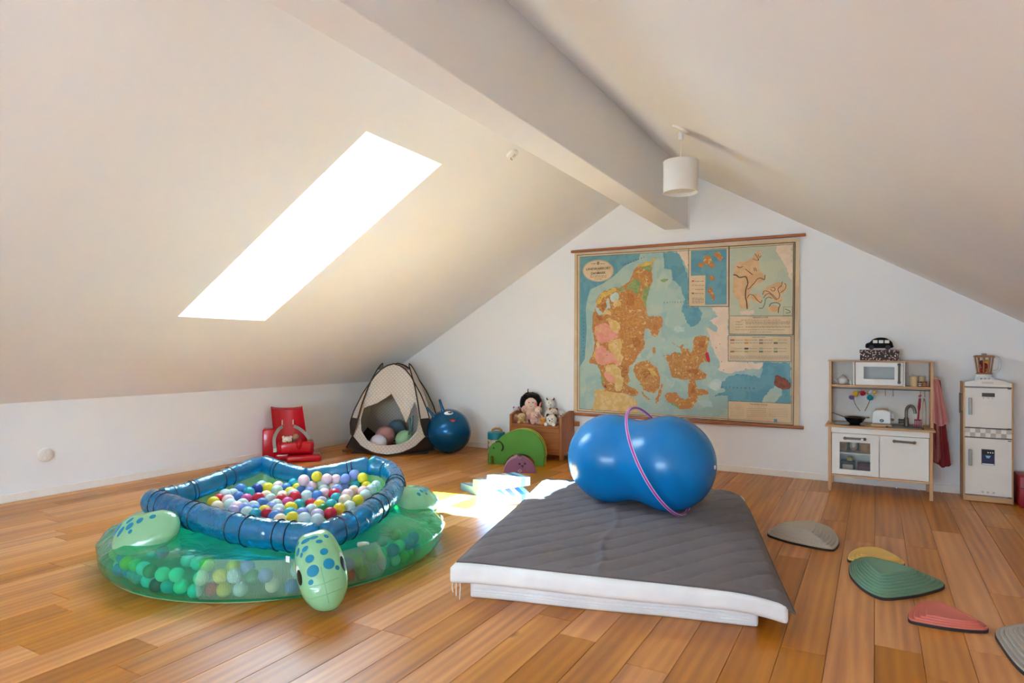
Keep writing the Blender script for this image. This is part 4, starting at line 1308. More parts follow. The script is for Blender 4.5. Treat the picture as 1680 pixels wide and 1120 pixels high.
MB().tube([(s_-.018, -.001, z_), (s_, -.001, z_+.013), (s_+.018, -.001, z_), (s_, -.001, z_-.013)], .002, 5, closed=True).build('maker_mark', mat('white_print', (240, 240, 240), .4), hog)
s_, z_ = hv(*cr4(605, 778)); MB().box(s_-.016, s_+.016, -.002, 0, z_-.003, z_+.003).build('name_print', mat('red_print', (206, 66, 62), .5), hog)
# crocodile
C0, C1 = fl(755.6, 802.5), fl(824.8, 829.8)
cv = vplane(C0, (C1-C0)[:2])
cr5 = lambda X, Y: (740+X*.08929, 760+Y*.08929)
cp = [(175, 482), (172, 362), (395, 425), (400, 287), (657, 313), (660, 216), (945, 311), (945, 466), (815, 489), (950, 622), (950, 782)]
cpoly = []
for k, (X, Y) in enumerate(cp):
    s_, z_ = cv(*cr5(X, Y)); cpoly.append((s_, 0.0 if k in (0, len(cp)-1) else max(.02, z_)))
croc = layered('foam_crocodile', 'blue and white striped foam crocodile with an open mouth in the sunlight', 'toy crocodile', C0, (C1-C0)[:2], cpoly, .0415,
               [(112, 160, 198), (188, 184, 158), (118, 136, 182), (204, 198, 176), (62, 116, 160), (140, 186, 198)])
s_, z_ = cv(*cr5(787, 396)); MB().lathe([(.008, -.003), (.008, .0)], 12, (s_, 0, z_), 'Y').build('eye', M_INK, croc)

# ------------------------------------------------------------------ round tin beside the bench
tb = fl(820, 741); tb = Vector((1.885, -.20, 0))
tin = thing('round_toy_drum', 'round toy drum box with teal rim and printed sides behind the elephant', 'toy drum', tb)
M_PRINT, n, p = base_mat('printed_paper')
vec = n.coord('Object'); nz = n.noise(vec, 22, 2, .5)
n.link(n.ramp(nz.outputs['Fac'], [(.40, rgb(226, 214, 196)), (.56, rgb(226, 214, 196)), (.58, rgb(186, 120, 104)), (.68, rgb(120, 140, 130))]), p.inputs['Base Color']); p.inputs['Roughness'].default_value = .6
MB().lathe([(.092, 0), (.095, .004), (.095, .165)], 32).build('side', M_PRINT, tin, 40)
MB().lathe([(.098, .150), (.098, .222), (.094, .227), (0, .227)], 32).build('rim', mat('teal_lacquer', (20, 140, 160), .4), tin, 40)
MB().tube([(-.05+.01, -.02, .225), (-.045, -.01, .25), (-.015, .0, .268), (.025, .01, .268), (.052, .02, .25), (.056, .02, .226)], .013, 8).build('handle', wood('honey_wood', (206, 152, 90), (178, 120, 62), 'X', 14), tin, 60)

# ------------------------------------------------------------------ red child seat
S0 = Vector((.36, -1.60, 0)); vw = (S0-CAM); vw.z = 0; vw.normalize(); sx_ = Vector((-vw.y, vw.x, 0))*-1
if sx_.dot(RIGHT) < 0: sx_ = -sx_
rs_ = vplane(S0, sx_[:2])
cr6 = lambda X, Y: (420+X*.10714, 650+Y*.10714)
Q = lambda X, Y: rs_(*cr6(X, Y))
seat = thing('moulded_child_seat', 'glossy red moulded child support seat with grey straps by the knee wall', 'child seat', S0, math.atan2(sx_.y, sx_.x))
M_RED = mat('glossy_red_foam', (196, 8, 30), .22, .05, 4, coat=.3)
M_STRAP = fabric('grey_webbing', (158, 152, 140), .4, 500, .8)
# backrest: dished shell with raised wings, leaning back
bl, br = Q(235, 180)[0], Q(700, 165)[0]; bt = Q(240, 190)[1]
def shell(u_, v_):
    # u across, v up
    x0, x1 = lerp(Q(300, 640)[0], Q(228, 190)[0], v_), lerp(Q(800, 640)[0], Q(705, 170)[0], v_)
    x = lerp(x0, x1, u_)
    zt = Q(480, 215)[1]+(.022*(abs(u_-.5)*2)**3)
    z = lerp(.10, zt, v_)
    y = .02+.12*v_-(.085*(abs(u_-.5)*2)**2.5)*(1-.1*v_)
    return (x, y, z)
sh = MB(); sh.grid(shell, 24, 18)
nv_ = len(sh.v); back_ = [(x, y+.045, z+.004) for x, y, z in sh.v]
f0 = list(sh.f); sh.v += back_; sh.f += [tuple(i+nv_ for i in reversed(f)) for f in f0]
Wd = 19
rim_ = [i*Wd for i in range(24)]+[24*Wd+j for j in range(18)]+[i*Wd+18 for i in range(24, 0, -1)]+[j for j in range(18, 0, -1)]
for k in range(len(rim_)):
    a, b = rim_[k], rim_[(k+1) % len(rim_)]; sh.f.append((a, b, b+nv_, a+nv_))
sh.m = [0]*len(sh.f)
so_ = sh.build('backrest', M_RED, seat, 60)
md = so_.modifiers.new('bevel', 'BEVEL'); md.width = .012; md.segments = 2; md.limit_method = 'ANGLE'
# bucket with pommel
xa, xb = Q(330, 700)[0], Q(885, 700)[0]; zt = Q(860, 660)[1]; zb_ = Q(600, 930)[1]
zb_ = max(.07, zb_)
MB().box(xa, xb, -.17, .08, zb_, zb_+.07, .03, 3).build('seat_pan', M_RED, seat, 60)
for (x0_, x1_) in ((xa, xa+.075), (xb-.075, xb)):
    MB().box(x0_, x1_, -.15, .10, zb_+.03, zt, .03, 3).build('side_wing', M_RED, seat, 60)
MB().box(xa+.02, xb-.02, -.19, -.11, zb_+.01, zb_+.125, .03, 3).build('front_lip', M_RED, seat, 60)
xm_ = Q(660, 720)[0]
MB().ell((xm_, -.155, zb_+.10), (.034, .06, .062), 14, 10).build('pommel', M_RED, seat, 80)
MB().box(Q(470, 960)[0], Q(990, 960)[0], -.26, .02, .004, .062, .022, 3).build('foot_block', M_RED, seat, 60)
MB().box(Q(300, 900)[0], Q(880, 900)[0], -.10, .18, .005, zb_+.01, .02, 2).build('base_wedge', M_RED, seat, 60)
MB().box(Q(100, 510)[0], Q(300, 510)[0], .00, .16, .01, Q(160, 505)[1], .014, 2).build('rear_block', M_RED, seat, 60)
def strap(pts, w=.02):
    P = catmull([Vector(p) for p in pts], 6)
    mb = MB(); vs = []
    for k, p in enumerate(P):
        t_ = (P[min(k+1, len(P)-1)]-P[max(k-1, 0)]).normalized(); sd = t_.cross(Vector((0, -1, 0))).normalized()*w
        vs += [tuple(p-sd), tuple(p+sd), tuple(p+sd+Vector((0, .004, 0))), tuple(p-sd+Vector((0, .004, 0)))]
    fs = [(k*4+a, k*4+b, k*4+4+b, k*4+4+a) for k in range(len(P)-1) for a, b in ((0, 1), (1, 2), (2, 3), (3, 0))]
    mb.add(vs, fs).build('strap', M_STRAP, seat, 60)
q3 = lambda X, Y, y: (Q(X, Y)[0], y, Q(X, Y)[1])
strap([q3(405, 470, .05), q3(350, 500, -.02), q3(300, 580, -.09), q3(285, 660, -.13), q3(300, 780, -.14)], .016)
strap([q3(575, 465, .06), q3(660, 490, -.01), q3(750, 550, -.08), q3(820, 630, -.13)], .016)
for (X, Y) in ((398, 410), (565, 405)):
    x_, z_ = Q(X, Y); MB().box(x_-.006, x_+.006, .055, .075, z_-.026, z_+.026, .002).build('slot', mat('pale_slot_edge', (226, 190, 180), .5), seat)
x_, z_ = Q(300, 790); MB().box(x_-.016, x_+.016, -.16, -.145, z_-.02, z_+.02, .003).build('buckle', mat('grey_buckle', (196, 194, 188), .5), seat)
def on_seat(X, Y, y):
    x_, z_ = Q(X, Y); return S0+sx_*x_+vw*y+Vector((0, 0, z_))
plush('plush_bear', 'small white plush bear lying in the red seat', on_seat(480, 655, -.10), .045, (226, 216, 204), None, 'round', (214, 200, 186), sit=False, group='soft toys in the red seat', floor=on_seat(480, 655, -.10).z-.06)
plush('plush_monkey', 'small brown plush monkey lying in the red seat', on_seat(605, 610, -.06), .033, (138, 92, 66), (176, 132, 100), 'round', (150, 104, 76), sit=True, group='soft toys in the red seat', tilt=.8, floor=on_seat(605, 610, -.06).z-.07)

# ------------------------------------------------------------------ play kitchen
M_BIRCH = wood('birch_plywood_z', (214, 172, 124), (190, 142, 94), 'Z', 14, .5)
M_BIRCHX = wood('birch_plywood_x', (214, 172, 124), (190, 142, 94), 'X', 14, .5)
M_WHITE = mat('white_lacquer', (232, 228, 220), .4, .02)
M_GREYP = mat('grey_plastic', (104, 100, 92), .45, .03)
M_STEEL = mat('brushed_dark_steel', (122, 116, 106), .4, .05, metal=.8)
M_ACRYL, _n, _p = base_mat('clear_acrylic')
_o = M_ACRYL.node_tree.nodes['Material Output']; _t = _n.new('ShaderNodeBsdfTransparent'); _t.inputs['Color'].default_value = (.93, .94, .93, 1)
_g = _n.new('ShaderNodeBsdfGlossy'); _g.inputs['Roughness'].default_value = .35; _fr = schlick(_n, .02); _mx = _n.new('ShaderNodeMixShader')
_n.link(_fr[0], _mx.inputs[0]); _n.link(_t.outputs[0], _mx.inputs[1]); _n.link(_g.outputs[0], _mx.inputs[2]); _n.link(_mx.outputs[0], _o.inputs['Surface'])
KY, UY = -.437, -.225                          # front planes of the lower and upper unit
kx = lambda u, v, y=KY: wl(u, v, y).x
kz = lambda u, v, y=KY: wl(u, v, y).z
kit = thing('play_kitchen', 'birch and white wooden play kitchen with oven, sink and microwave shelf', 'play kitchen', (5.25, KY, 0))
KI = Matrix.Translation(-Vector((5.25, KY, 0)))
def K(): return MB().mark(x=KI)
XL, XRk = 5.247, 5.983; ZC = .532
for (x, y) in ((XL, KY), (XRk-.024, KY), (XL, -.06), (XRk-.024, -.06)):
    K().box(x, x+.024, y, y+.024, 0, ZC, .002).build('leg', M_BIRCH, kit)
K().box(5.224, 6.000, KY-.014, -.03, ZC, ZC+.015, .003).build('worktop', M_BIRCHX, kit)
K().box(XL+.024, XRk-.024, KY+.002, KY+.016, .487, ZC-.001, .0015).build('apron', M_WHITE, kit)
K().box(XL+.024, XRk-.024, KY+.004, KY+.022, .126, .143, .0015).build('bottom_rail', M_BIRCHX, kit)
K().box(XL+.024, XRk-.024, KY+.02, -.035, .128, .140).build('cabinet_floor', M_WHITE, kit)
K().box(XL+.024, XRk-.024, -.040, -.036, .14, ZC-.01).build('back_panel', M_WHITE, kit)
for x in (XL+.008, XRk-.016):
    K().box(x, x+.008, KY+.024, -.06, .14, ZC-.002).build('side_panel', M_WHITE, kit)
xs_ = kx(1442.5, 745)
K().box(xs_-.005, xs_+.005, KY+.03, -.04, .14, ZC-.002).build('partition', M_WHITE, kit)
K().box(XL+.02, xs_-.005, KY+.035, -.045, .312, .322).build('oven_shelf', M_WHITE, kit)
def handle(parent, a, b, y, r=.0085, n='handle'):
    """bar handle with round ends; a, b = (x, z)"""
    A, B = Vector((a[0], y-.03, a[1])), Vector((b[0], y-.03, b[1]))
    h = K()
    h.tube([A, B], r, 10)
    for q_ in (A, B):
        h.ell(q_, r*1.5, 10, 8); h.tube([q_, q_+Vector((0, .032, 0))], r*1.1, 8)
    return h.build(n, M_GREYP, parent)
# oven door with window
dz0, dz1 = .147, .484
ox0, ox1 = XL+.028, xs_-.003
wx0, wx1, wz0, wz1 = kx(1377.5, 745), kx(1427.7, 745), kz(1400, 770.5), kz(1400, 725.5)
od = K()
for b in ((ox0, wx0, dz0, dz1), (wx1, ox1, dz0, dz1), (wx0, wx1, dz0, wz0), (wx0, wx1, wz1, dz1)):
    od.box(b[0], b[1], KY-.004, KY+.010, b[2], b[3])
odo = od.build('oven_door', M_WHITE, kit, 0)
K().box(wx0-.003, wx1+.003, KY+.006, KY+.008, wz0-.003, wz1+.003).build('oven_pane', M_ACRYL, odo, 0)
handle(odo, (kx(1386.5, 717), kz(1386, 717.8)), (kx(1418.5, 719), kz(1418, 719.6)), KY-.004)
K().ell((kx(1414.5, 720), KY-.046, kz(1414.5, 720)), (.009, .004, .009), 10, 8).build('handle_sticker', mat('white_print', (240, 240, 240), .4), odo)
cd_ = K().box(xs_+.003, XRk-.027, KY-.004, KY+.010, dz0, dz1, .001).build('cupboard_door', M_WHITE, kit)
handle(cd_, (kx(1467, 722.5), kz(1467, 722.8)), (kx(1500, 725), kz(1500, 725.5)), KY-.004)
# hob and sink
K().box(5.288, 5.515, -.385, -.13, ZC+.015, ZC+.019, .002).build('hob', mat('black_glass', (34, 32, 30), .15), kit)
sx0, sx1 = 5.665, 5.925
sk_ = K()
sk_.box(sx0, sx1, -.40, -.385, ZC+.012, ZC+.022).box(sx0, sx1, -.16, -.145, ZC+.012, ZC+.022).box(sx0, sx0+.015, -.40, -.145, ZC+.012, ZC+.022).box(sx1-.015, sx1, -.40, -.145, ZC+.012, ZC+.022).box(sx0, sx1, -.40, -.145, ZC+.0152, ZC+.016)
sk_.build('sink', M_GREYP, kit, 0)
fx = kx(1487, 680, -.19); fz = ZC+.016
fa = K(); fa.lathe([(.020, fz), (.018, fz+.065), (.013, fz+.07), (.013, fz+.072)], 16, (fx, -.19, 0))
fa.tube(catmull([(fx, -.19, fz+.06), (fx, -.19, fz+.12), (fx+.006, -.195, fz+.150), (fx+.026, -.205, fz+.168), (fx+.048, -.22, fz+.158), (fx+.058, -.225, fz+.128), (fx+.060, -.226, fz+.108)], 5), .012, 12)
fao = fa.build('faucet', M_STEEL, kit, 50)
for dz in (.028, .048):
    K().tube([(fx-.015, -.19, fz+dz), (fx-.046, -.192, fz+dz)], .008, 8).ell((fx-.05, -.192, fz+dz), (.008, .011, .011), 8, 6).build('tap_handle', M_STEEL, fao)
# upper unit
ux0, ux1 = kx(1360, 640, UY), kx(1531.5, 640, UY); zt = 1.086; zsh = kz(1440, 632.5, UY)
for x in (ux0, ux1-.020):
    K().box(x, x+.020, UY, -.035, ZC+.015, zt-.012, .001).build('upright', M_BIRCH, kit)
K().box(ux0-.008, ux1+.008, UY-.006, -.03, zt-.012, zt, .002).build('top_board', M_BIRCHX, kit)
K().box(ux0+.02, ux1-.02, UY+.002, -.035, zsh-.016, zsh, .001).build('shelf', M_BIRCHX, kit)
K().box(ux0+.02, ux1-.02, -.036, -.032, ZC+.02, zt-.012).build('upper_back_panel', mat('pale_back_board', (222, 220, 214), .6, .02), kit)
for u_ in (1400.8, 1483.6):
    x = kx(u_, 610, UY); K().box(x-.005, x+.005, UY-.001, -.04, zsh, zt-.012).build('divider', M_WHITE, kit)
mx0, mx1 = kx(1403.6, 610, UY), kx(1481.6, 610, UY); mz0, mz1 = zsh+.004, zt-.016
ww0, ww1, wz0, wz1 = kx(1417, 610, UY), kx(1467.5, 610, UY), kz(1440, 621.8, UY), kz(1440, 601.5, UY)
mdr = K()
for b in ((mx0, ww0, mz0, mz1), (ww1, mx1, mz0, mz1), (ww0, ww1, mz0, wz0), (ww0, ww1, wz1, mz1)): mdr.box(b[0], b[1], UY-.006, UY+.006, b[2], b[3])
mdo = mdr.build('microwave_door', M_WHITE, kit, 0)
K().box(ww0-.003, ww1+.003, UY, UY+.002, wz0-.003, wz1+.003).build('microwave_pane', M_ACRYL, mdo, 0)
handle(mdo, (kx(1474.8, 612, UY), kz(1474.8, 627, UY)), (kx(1474.8, 612, UY), kz(1474.8, 598, UY)), UY-.006)
K().tube([(ux0+.02, UY+.02, zsh-.030), (ux1-.02, UY+.02, zsh-.030)], .004, 8).build('hook_rail', M_STEEL, kit)
for u_ in (1413, 1452.5, 1465.3, 1510, 1517):
    x = kx(u_, 640, UY+.02); z = zsh-.030
    K().tube([(x, UY+.02, z+.004), (x, UY+.014, z), (x, UY+.015, z-.040), (x, UY+.004, z-.052), (x, UY-.006, z-.042)], .0022, 6).build('hook', M_STEEL, kit)
hkx = 5.983; hkz = kz(1536, 622, -.30)
K().tube([(hkx, -.21, hkz), (hkx+.045, -.21, hkz+.004)], .007, 8).lathe([(.012, 0), (.014, .004), (.012, .008)], 12, (hkx+.045, -.21, hkz+.004), 'X').build('side_peg', M_BIRCHX, kit)

# things on and in the kitchen
M_PORC = mat('white_porcelain', (222, 224, 224), .25, .03)
def at_k(u_, v_, y): return wl(u_, v_, y)
tpz = at_k(1382, 620, -.14); tpz.z = zsh
pot = thing('toy_teapot', 'small white toy teapot on the upper kitchen shelf', 'teapot', tpz)
MB().lathe([(.022, .001), (.034, .010), (.041, .030), (.036, .052), (.022, .062)], 20).build('body', M_PORC, pot, 60)
ld = MB().lathe([(.024, .062), (.018, .070), (.006, .074)], 16).build('lid', M_PORC, pot, 60)
MB().ell((0, 0, .079), .006, 8, 6).build('knob', M_PORC, ld)
MB().tube([(-.036, 0, .022), (-.056, 0, .036), (-.064, 0, .058)], [.010, .007, .005], 8).build('spout', M_PORC, pot, 60)
MB().tube(catmull([(.036, 0, .046), (.058, 0, .048), (.060, 0, .026), (.038, 0, .016)], 4), .0035, 6).build('handle', M_PORC, pot)
cz = at_k(1396.5, 626, -.15); cz.z = zsh
cup = thing('toy_saucer_cup', 'tiny grey white toy cup beside the teapot', 'cup', cz)
MB().lathe([(.009, .001), (.014, .012), (.016, .026), (.0145, .026), (.012, .010), (0, .004)], 16).build('body', M_PORC, cup, 60)
MB().tube(catmull([(.015, 0, .022), (.024, 0, .018), (.014, 0, .008)], 4), .002, 6).build('handle', M_PORC, cup)
dm = at_k(1440, 620, -.13); dm.z = zsh
bowl = thing('toy_bowl', 'upturned white toy bowl behind the microwave window', 'bowl', dm)
MB().lathe([(.045, .001), (.044, .010), (.030, .028), (.010, .034)], 20).build('body', M_PORC, bowl, 60)
MB().lathe([(.012, .033), (.012, .038), (.008, .038)], 12).build('foot_ring', M_PORC, bowl, 60)
M_DOTC = dots('cream_spotted_card', (224, 206, 160), (206, 150, 110), 9, .18)
def paper_cup(u_, v_, y, h, r, lab, stick=False):
    p = at_k(u_, v_, y); p.z = zsh
    t = thing('toy_cup', lab, 'cup', p, 0, 'cream cups on the kitchen shelf')
    o = MB().lathe([(r*.8, .001), (r, h), (r*.93, h), (r*.74, .004), (0, .004)], 20).build('body', M_DOTC, t, 50)
    uvmap(o, [(math.atan2(v.co.y, v.co.x)*.3, v.co.z*6) for v in o.data.vertices])
    MB().tube([(r*math.cos(a*2*PI/20), r*math.sin(a*2*PI/20), h) for a in range(20)], .0018, 5, closed=True).build('rim', mat('cream_rim', (230, 216, 180), .5), t)
    if stick: MB().tube([(-r*.3, 0, .01), (-r*1.0, 0, h*1.38)], .003, 6).build('straw', mat('cream_rim', (230, 216, 180), .5), t)
paper_cup(1498.7, 622, -.17, .084, .032, 'cream spotted toy cup with a straw on the kitchen shelf', True)
paper_cup(1511, 620, -.09, .082, .030, 'cream spotted toy cup behind the striped jars')
for k, (u_, cA, cB, lab) in enumerate(((1509.3, (228, 222, 212), (60, 40, 38), 'little dark striped toy jar on the kitchen shelf'), (1517.5, (214, 160, 90), (120, 40, 34), 'little amber and red toy jar by the kitchen upright'))):
    p = at_k(u_, 627, -.18); p.z = zsh
    t = thing('toy_jar', lab, 'jar', p, 0, 'small jars on the kitchen shelf')
    for q_ in range(5): MB().lathe([(.016, q_*.007+.001), (.0165, q_*.007+.0035), (.016, q_*.007+.007)], 16).build('band', mat('jar_%d' % (cA if q_ % 2 else cB)[0], cA if q_ % 2 else cB, .4), t, 50)
    MB().lathe([(.014, .036), (.014, .044), (.0, .046)], 16).build('lid', mat('jar_lid', (160, 110, 84), .5), t, 50)
# wok on the hob
wk = at_k(1402.4, 694, -.27); wk.z = ZC+.019
wok = thing('toy_wok', 'small steel toy wok on the black hob', 'pan', wk)
M_WOK = mat('polished_steel', (120, 112, 104), .22, .05, metal=.9)
MB().lathe([(.035, .001), (.060, .020), (.082, .052), (.092, .056), (.090, .058), (.080, .055), (.057, .023), (.03, .006), (0, .005)], 28).build('bowl', M_WOK, wok, 50)
MB().tube([(-.085, .0, .055), (-.13, .01, .070), (-.175, .02, .086)], [.005, .0045, .004], 8).build('handle', M_GREYP, wok)
MB().tube([(.088, -.012, .056), (.108, -.008, .058), (.108, .008, .058), (.088, .012, .056)], .003, 6).build('ear_handle', M_WOK, wok)
# toaster
ts_ = at_k(1446.5, 695, -.27); ts_.z = ZC+.015
toa = thing('toy_toaster', 'white wooden toy toaster between hob and sink', 'toaster', ts_)
MB().box(-.078, .072, -.048, .048, 0, .014, .002).build('wooden_base', M_BIRCHX, toa)
MB().prism([(-.068, .020), (.064, .020), (.064, .112), (.052, .126), (.0, .134), (-.052, .128), (-.068, .112)], -.040, .040, 'XZ', .006).build('body', mat('toaster_white', (220, 224, 224), .35, .02), toa)
MB().box(-.070, .066, -.042, .042, .014, .021).build('dark_plinth', M_GREYP, toa)
em_ = MB().ell((0, -.041, .046), (.016, .003, .012), 16, 8).build('oval_badge', mat('dark_badge', (52, 54, 58), .4), toa)
MB().ell((0, -.0435, .046), (.010, .002, .007), 12, 8).build('badge_centre', mat('badge_grey', (150, 156, 160), .4), em_)
MB().tube([(.064, 0, .10), (.080, 0, .096), (.082, 0, .04)], .007, 8).build('lever_slot', M_PORC, toa)
MB().lathe([(.011, .066), (.011, .084), (.006, .088)], 12, (0, -.01, .055), 'X').build('knob', wood('knob_wood', (150, 110, 76), (120, 84, 54), 'X'), toa)
MB().box(-.048, .045, -.012, .012, .128, .1385, .003).build('bread_slice', mat('toast_brown', (184, 140, 92), .8), toa)
# red spatula on a hook
s0, s1 = at_k(1509.7, 649, UY+.01), at_k(1506, 690, -.20)
spat = thing('toy_spatula', 'dark red slotted toy spatula hanging on a hook above the sink', 'spatula', (0, 0, 0))
M_RSP = mat('wine_red_plastic', (160, 16, 52), .35, .03)
MB().tube([s0.lerp(s1, .10), s0.lerp(s1, .2), s0.lerp(s1, .45), s0.lerp(s1, .62), s0.lerp(s1, 1.0)], [.007, .009, .011, .006, .007], 8).build('grip', M_RSP, spat, 60)
MB().tube([s0+Vector((.008*math.cos(a*.6), 0, .008*math.sin(a*.6)-.004)) for a in range(9)], .004, 6).build('hanging_loop', M_RSP, spat)
for k in range(5):
    x = -.022+k*.011; MB().mark(x=Matrix.Translation(s1+Vector((0, -.006, -.028)))).box(x-.0035, x+.0035, -.002, .002, -.036, .036).build('blade_slat', M_RSP, spat)
for z in (-.034, .034): MB().mark(x=Matrix.Translation(s1+Vector((0, -.006, -.028)))).box(-.026, .026, -.002, .002, z-.006, z+.006).build('blade_edge', M_RSP, spat)
# thin wooden ring leaning on the upright
rc_ = at_k(1516, 680, -.14)
rg = thing('wooden_ring', 'thin pale wooden ring leaning against the kitchen upright', 'ring', (0, 0, 0))
MB().tube([rc_+Vector((.020*math.cos(a*PI/24), .115*math.cos(a*PI/24)*.9, .122*math.sin(a*PI/24))) for a in range(48)], .004, 6, closed=True).build('hoop', mat('pale_birch_ring', (206, 180, 146), .6), rg)
MB().box(-.006, .006, -.006, .006, -.010, .010, .001).build('clasp', M_STEEL, rg).location = rc_+Vector((0, .0, .122))
# hairband with pompoms on a hook
hb_ = thing('pompom_hairband', 'hairband with coloured pompoms hanging on the kitchen hook rail', 'hairband', (0, 0, 0))
yb = UY+.005
ha = [at_k(u_, v_, yb) for u_, v_ in ((1411, 674), (1404, 664), (1400.5, 654), (1403, 646), (1412.5, 642.5), (1422, 645), (1427, 654), (1424, 664), (1419, 674))]
MB().tube(catmull(ha, 5), .0028, 6).build('band', mat('brown_band', (120, 84, 66), .6), hb_)
rp = random.Random(8)
for (u_, v_, r, c) in ((1397, 651.5, .022, (128, 96, 140)), (1403.5, 646, .026, (222, 180, 60)), (1415.5, 645, .023, (190, 24, 52)), (1427.5, 652, .026, (28, 142, 164)), (1429, 643, .018, (196, 206, 212)), (1435, 643.5, .015, (222, 168, 150))):
    c0 = at_k(u_, v_, yb-.015); pm = MB()
    for k in range(26):
        d = Vector((rp.gauss(0, 1), rp.gauss(0, 1), rp.gauss(0, 1))).normalized()
        pm.ell(c0+d*r*.6, r*.42, 7, 5)
    pm.build('pompom', fabric('wool_%d' % c[0], c, .8, 200), hb_, 70)
# on top: patterned box with a black toy car
bx_ = at_k(1442.5, 590, -.16); bx_.z = zt
M_FLOR, n, p = base_mat('black_floral_paper')
vec = n.coord('Object'); vo = n.new('ShaderNodeTexVoronoi'); vo.inputs['Scale'].default_value = 70; n.link(vec, vo.inputs['Vector'])
n.link(n.ramp(vo.outputs['Distance'], [(.26, rgb(214, 196, 186)), (.36, rgb(150, 90, 84)), (.44, rgb(34, 28, 28))]), p.inputs['Base Color']); p.inputs['Roughness'].default_value = .6
bxo = thing('patterned_storage_box', 'black floral patterned box on top of the play kitchen', 'box', bx_)
MB().box(-.142, .142, -.075, .075, 0, .072, .003).build('body', M_FLOR, bxo)
MB().box(-.145, .145, -.078, .078, .060, .089, .003).build('lid', M_FLOR, bxo)
cc_ = bx_+Vector((.0, -.01, .0895))
car = thing('black_toy_car', 'black toy car with white windows on the patterned box', 'toy car', cc_)
M_BLK = fabric('black_felt', (18, 17, 18), .4, 300, .85)
cprof = catmull([Vector((x, z, 0)) for x, z in ((-.102, .022), (-.098, .050), (-.070, .064), (-.045, .090), (.0, .103), (.05, .098), (.088, .070), (.100, .040), (.098, .018), (.0, .014), (-.09, .014))], 4, True)
MB().prism([(q_.x, q_.y) for q_ in cprof], -.042, .042, 'XZ', .010).build('body', M_BLK, car, 60)
for sy in (-1, 1):
    for x in (-.058, .062):
        MB().lathe([(.020, sy*.036), (.020, sy*.047), (.010, sy*.048)], 16, (x, 0, .020), 'Y').build('wheel', mat('dark_wheel', (30, 30, 34), .6), car, 40)
    for x in (-.030, .013, .056):
        MB().box(x-.017, x+.017, sy*.0425-.001, sy*.0425+.001, .056, .081, .0008).build('window_patch', mat('white_felt', (224, 222, 216), .8), car)
# things behind the oven window
def small_box(lab, u_, v_, z0, w, d, h, c, nm='toy_food_box', prt=None, y=-.22):
    p = at_k(u_, v_, y); p.z = z0
    t = thing(nm, lab, 'box', p, 0, 'things in the toy oven')
    MB().box(-w/2, w/2, -d/2, d/2, 0, h*.8, .002).build('body', mat('box_%d_%d' % c[:2], c, .6, .1, 30), t)
    MB().box(-w/2-.001, w/2+.001, -d/2-.001, d/2+.001, h*.8, h, .002).build('lid', mat('boxlid_%d_%d' % c[:2], tuple(int(x*.85) for x in c), .6, .1, 30), t)
    if prt: MB().box(-w*.38, w*.38, -d/2-.002, -d/2, h*.15, h*.7).build('front_print', mat('print_%d' % prt[0], prt, .5), t)
    return t
small_box('mustard yellow toy food box on the oven shelf', 1382, 740, .322, .075, .10, .085, (186, 136, 60), prt=(150, 96, 40))
rt = at_k(1420, 742, -.25); rt.z = .322
ck = thing('round_cookie_tin', 'round tan toy cookie tin on the oven shelf', 'tin', rt, 0, 'things in the toy oven')
MB().lathe([(.048, .001), (.048, .056)], 24).build('body', mat('tan_card', (196, 140, 84), .6, .1, 20), ck, 40)
MB().lathe([(.050, .050), (.050, .068), (0, .070)], 24).build('lid', mat('tan_lid', (206, 156, 100), .6, .1, 20), ck, 40)
gp = at_k(1400.5, 736, -.25); gp.z = .322
gu = thing('toy_bird', 'white and brown furry toy bird behind the oven window', 'soft toy', gp, 0, 'things in the toy oven')
MB().ell((0, 0, .048), (.034, .032, .05), 14, 10).build('body', furry((188, 150, 120)), gu, 70)
MB().ell((0, -.004, .098), (.026, .026, .024), 12, 8).build('head', furry((84, 66, 56)), gu, 70)
MB().ell((0, -.027, .062), (.018, .010, .036), 12, 8).build('breast', furry((226, 214, 204)), gu, 70)
for sy in (-1, 1): MB().ell((sy*.035, .0, .05), (.010, .02, .042), 10, 8).build('wing', furry((50, 56, 46)), gu, 70)
MB().ell((0, -.034, .097), (.006, .010, .005), 8, 6).build('beak', mat('beak', (190, 120, 60), .5), gu)
small_box('black and white printed toy box in the bottom of the oven', 1391, 760, .142, .105, .10, .088, (46, 40, 38), prt=(206, 196, 178))
small_box('maroon toy box in the bottom of the oven', 1418, 762, .142, .10, .10, .078, (96, 40, 56), prt=(120, 60, 74))
small_box('small yellow toy carton on the printed box in the oven', 1394, 752, .231, .04, .04, .03, (206, 180, 70))

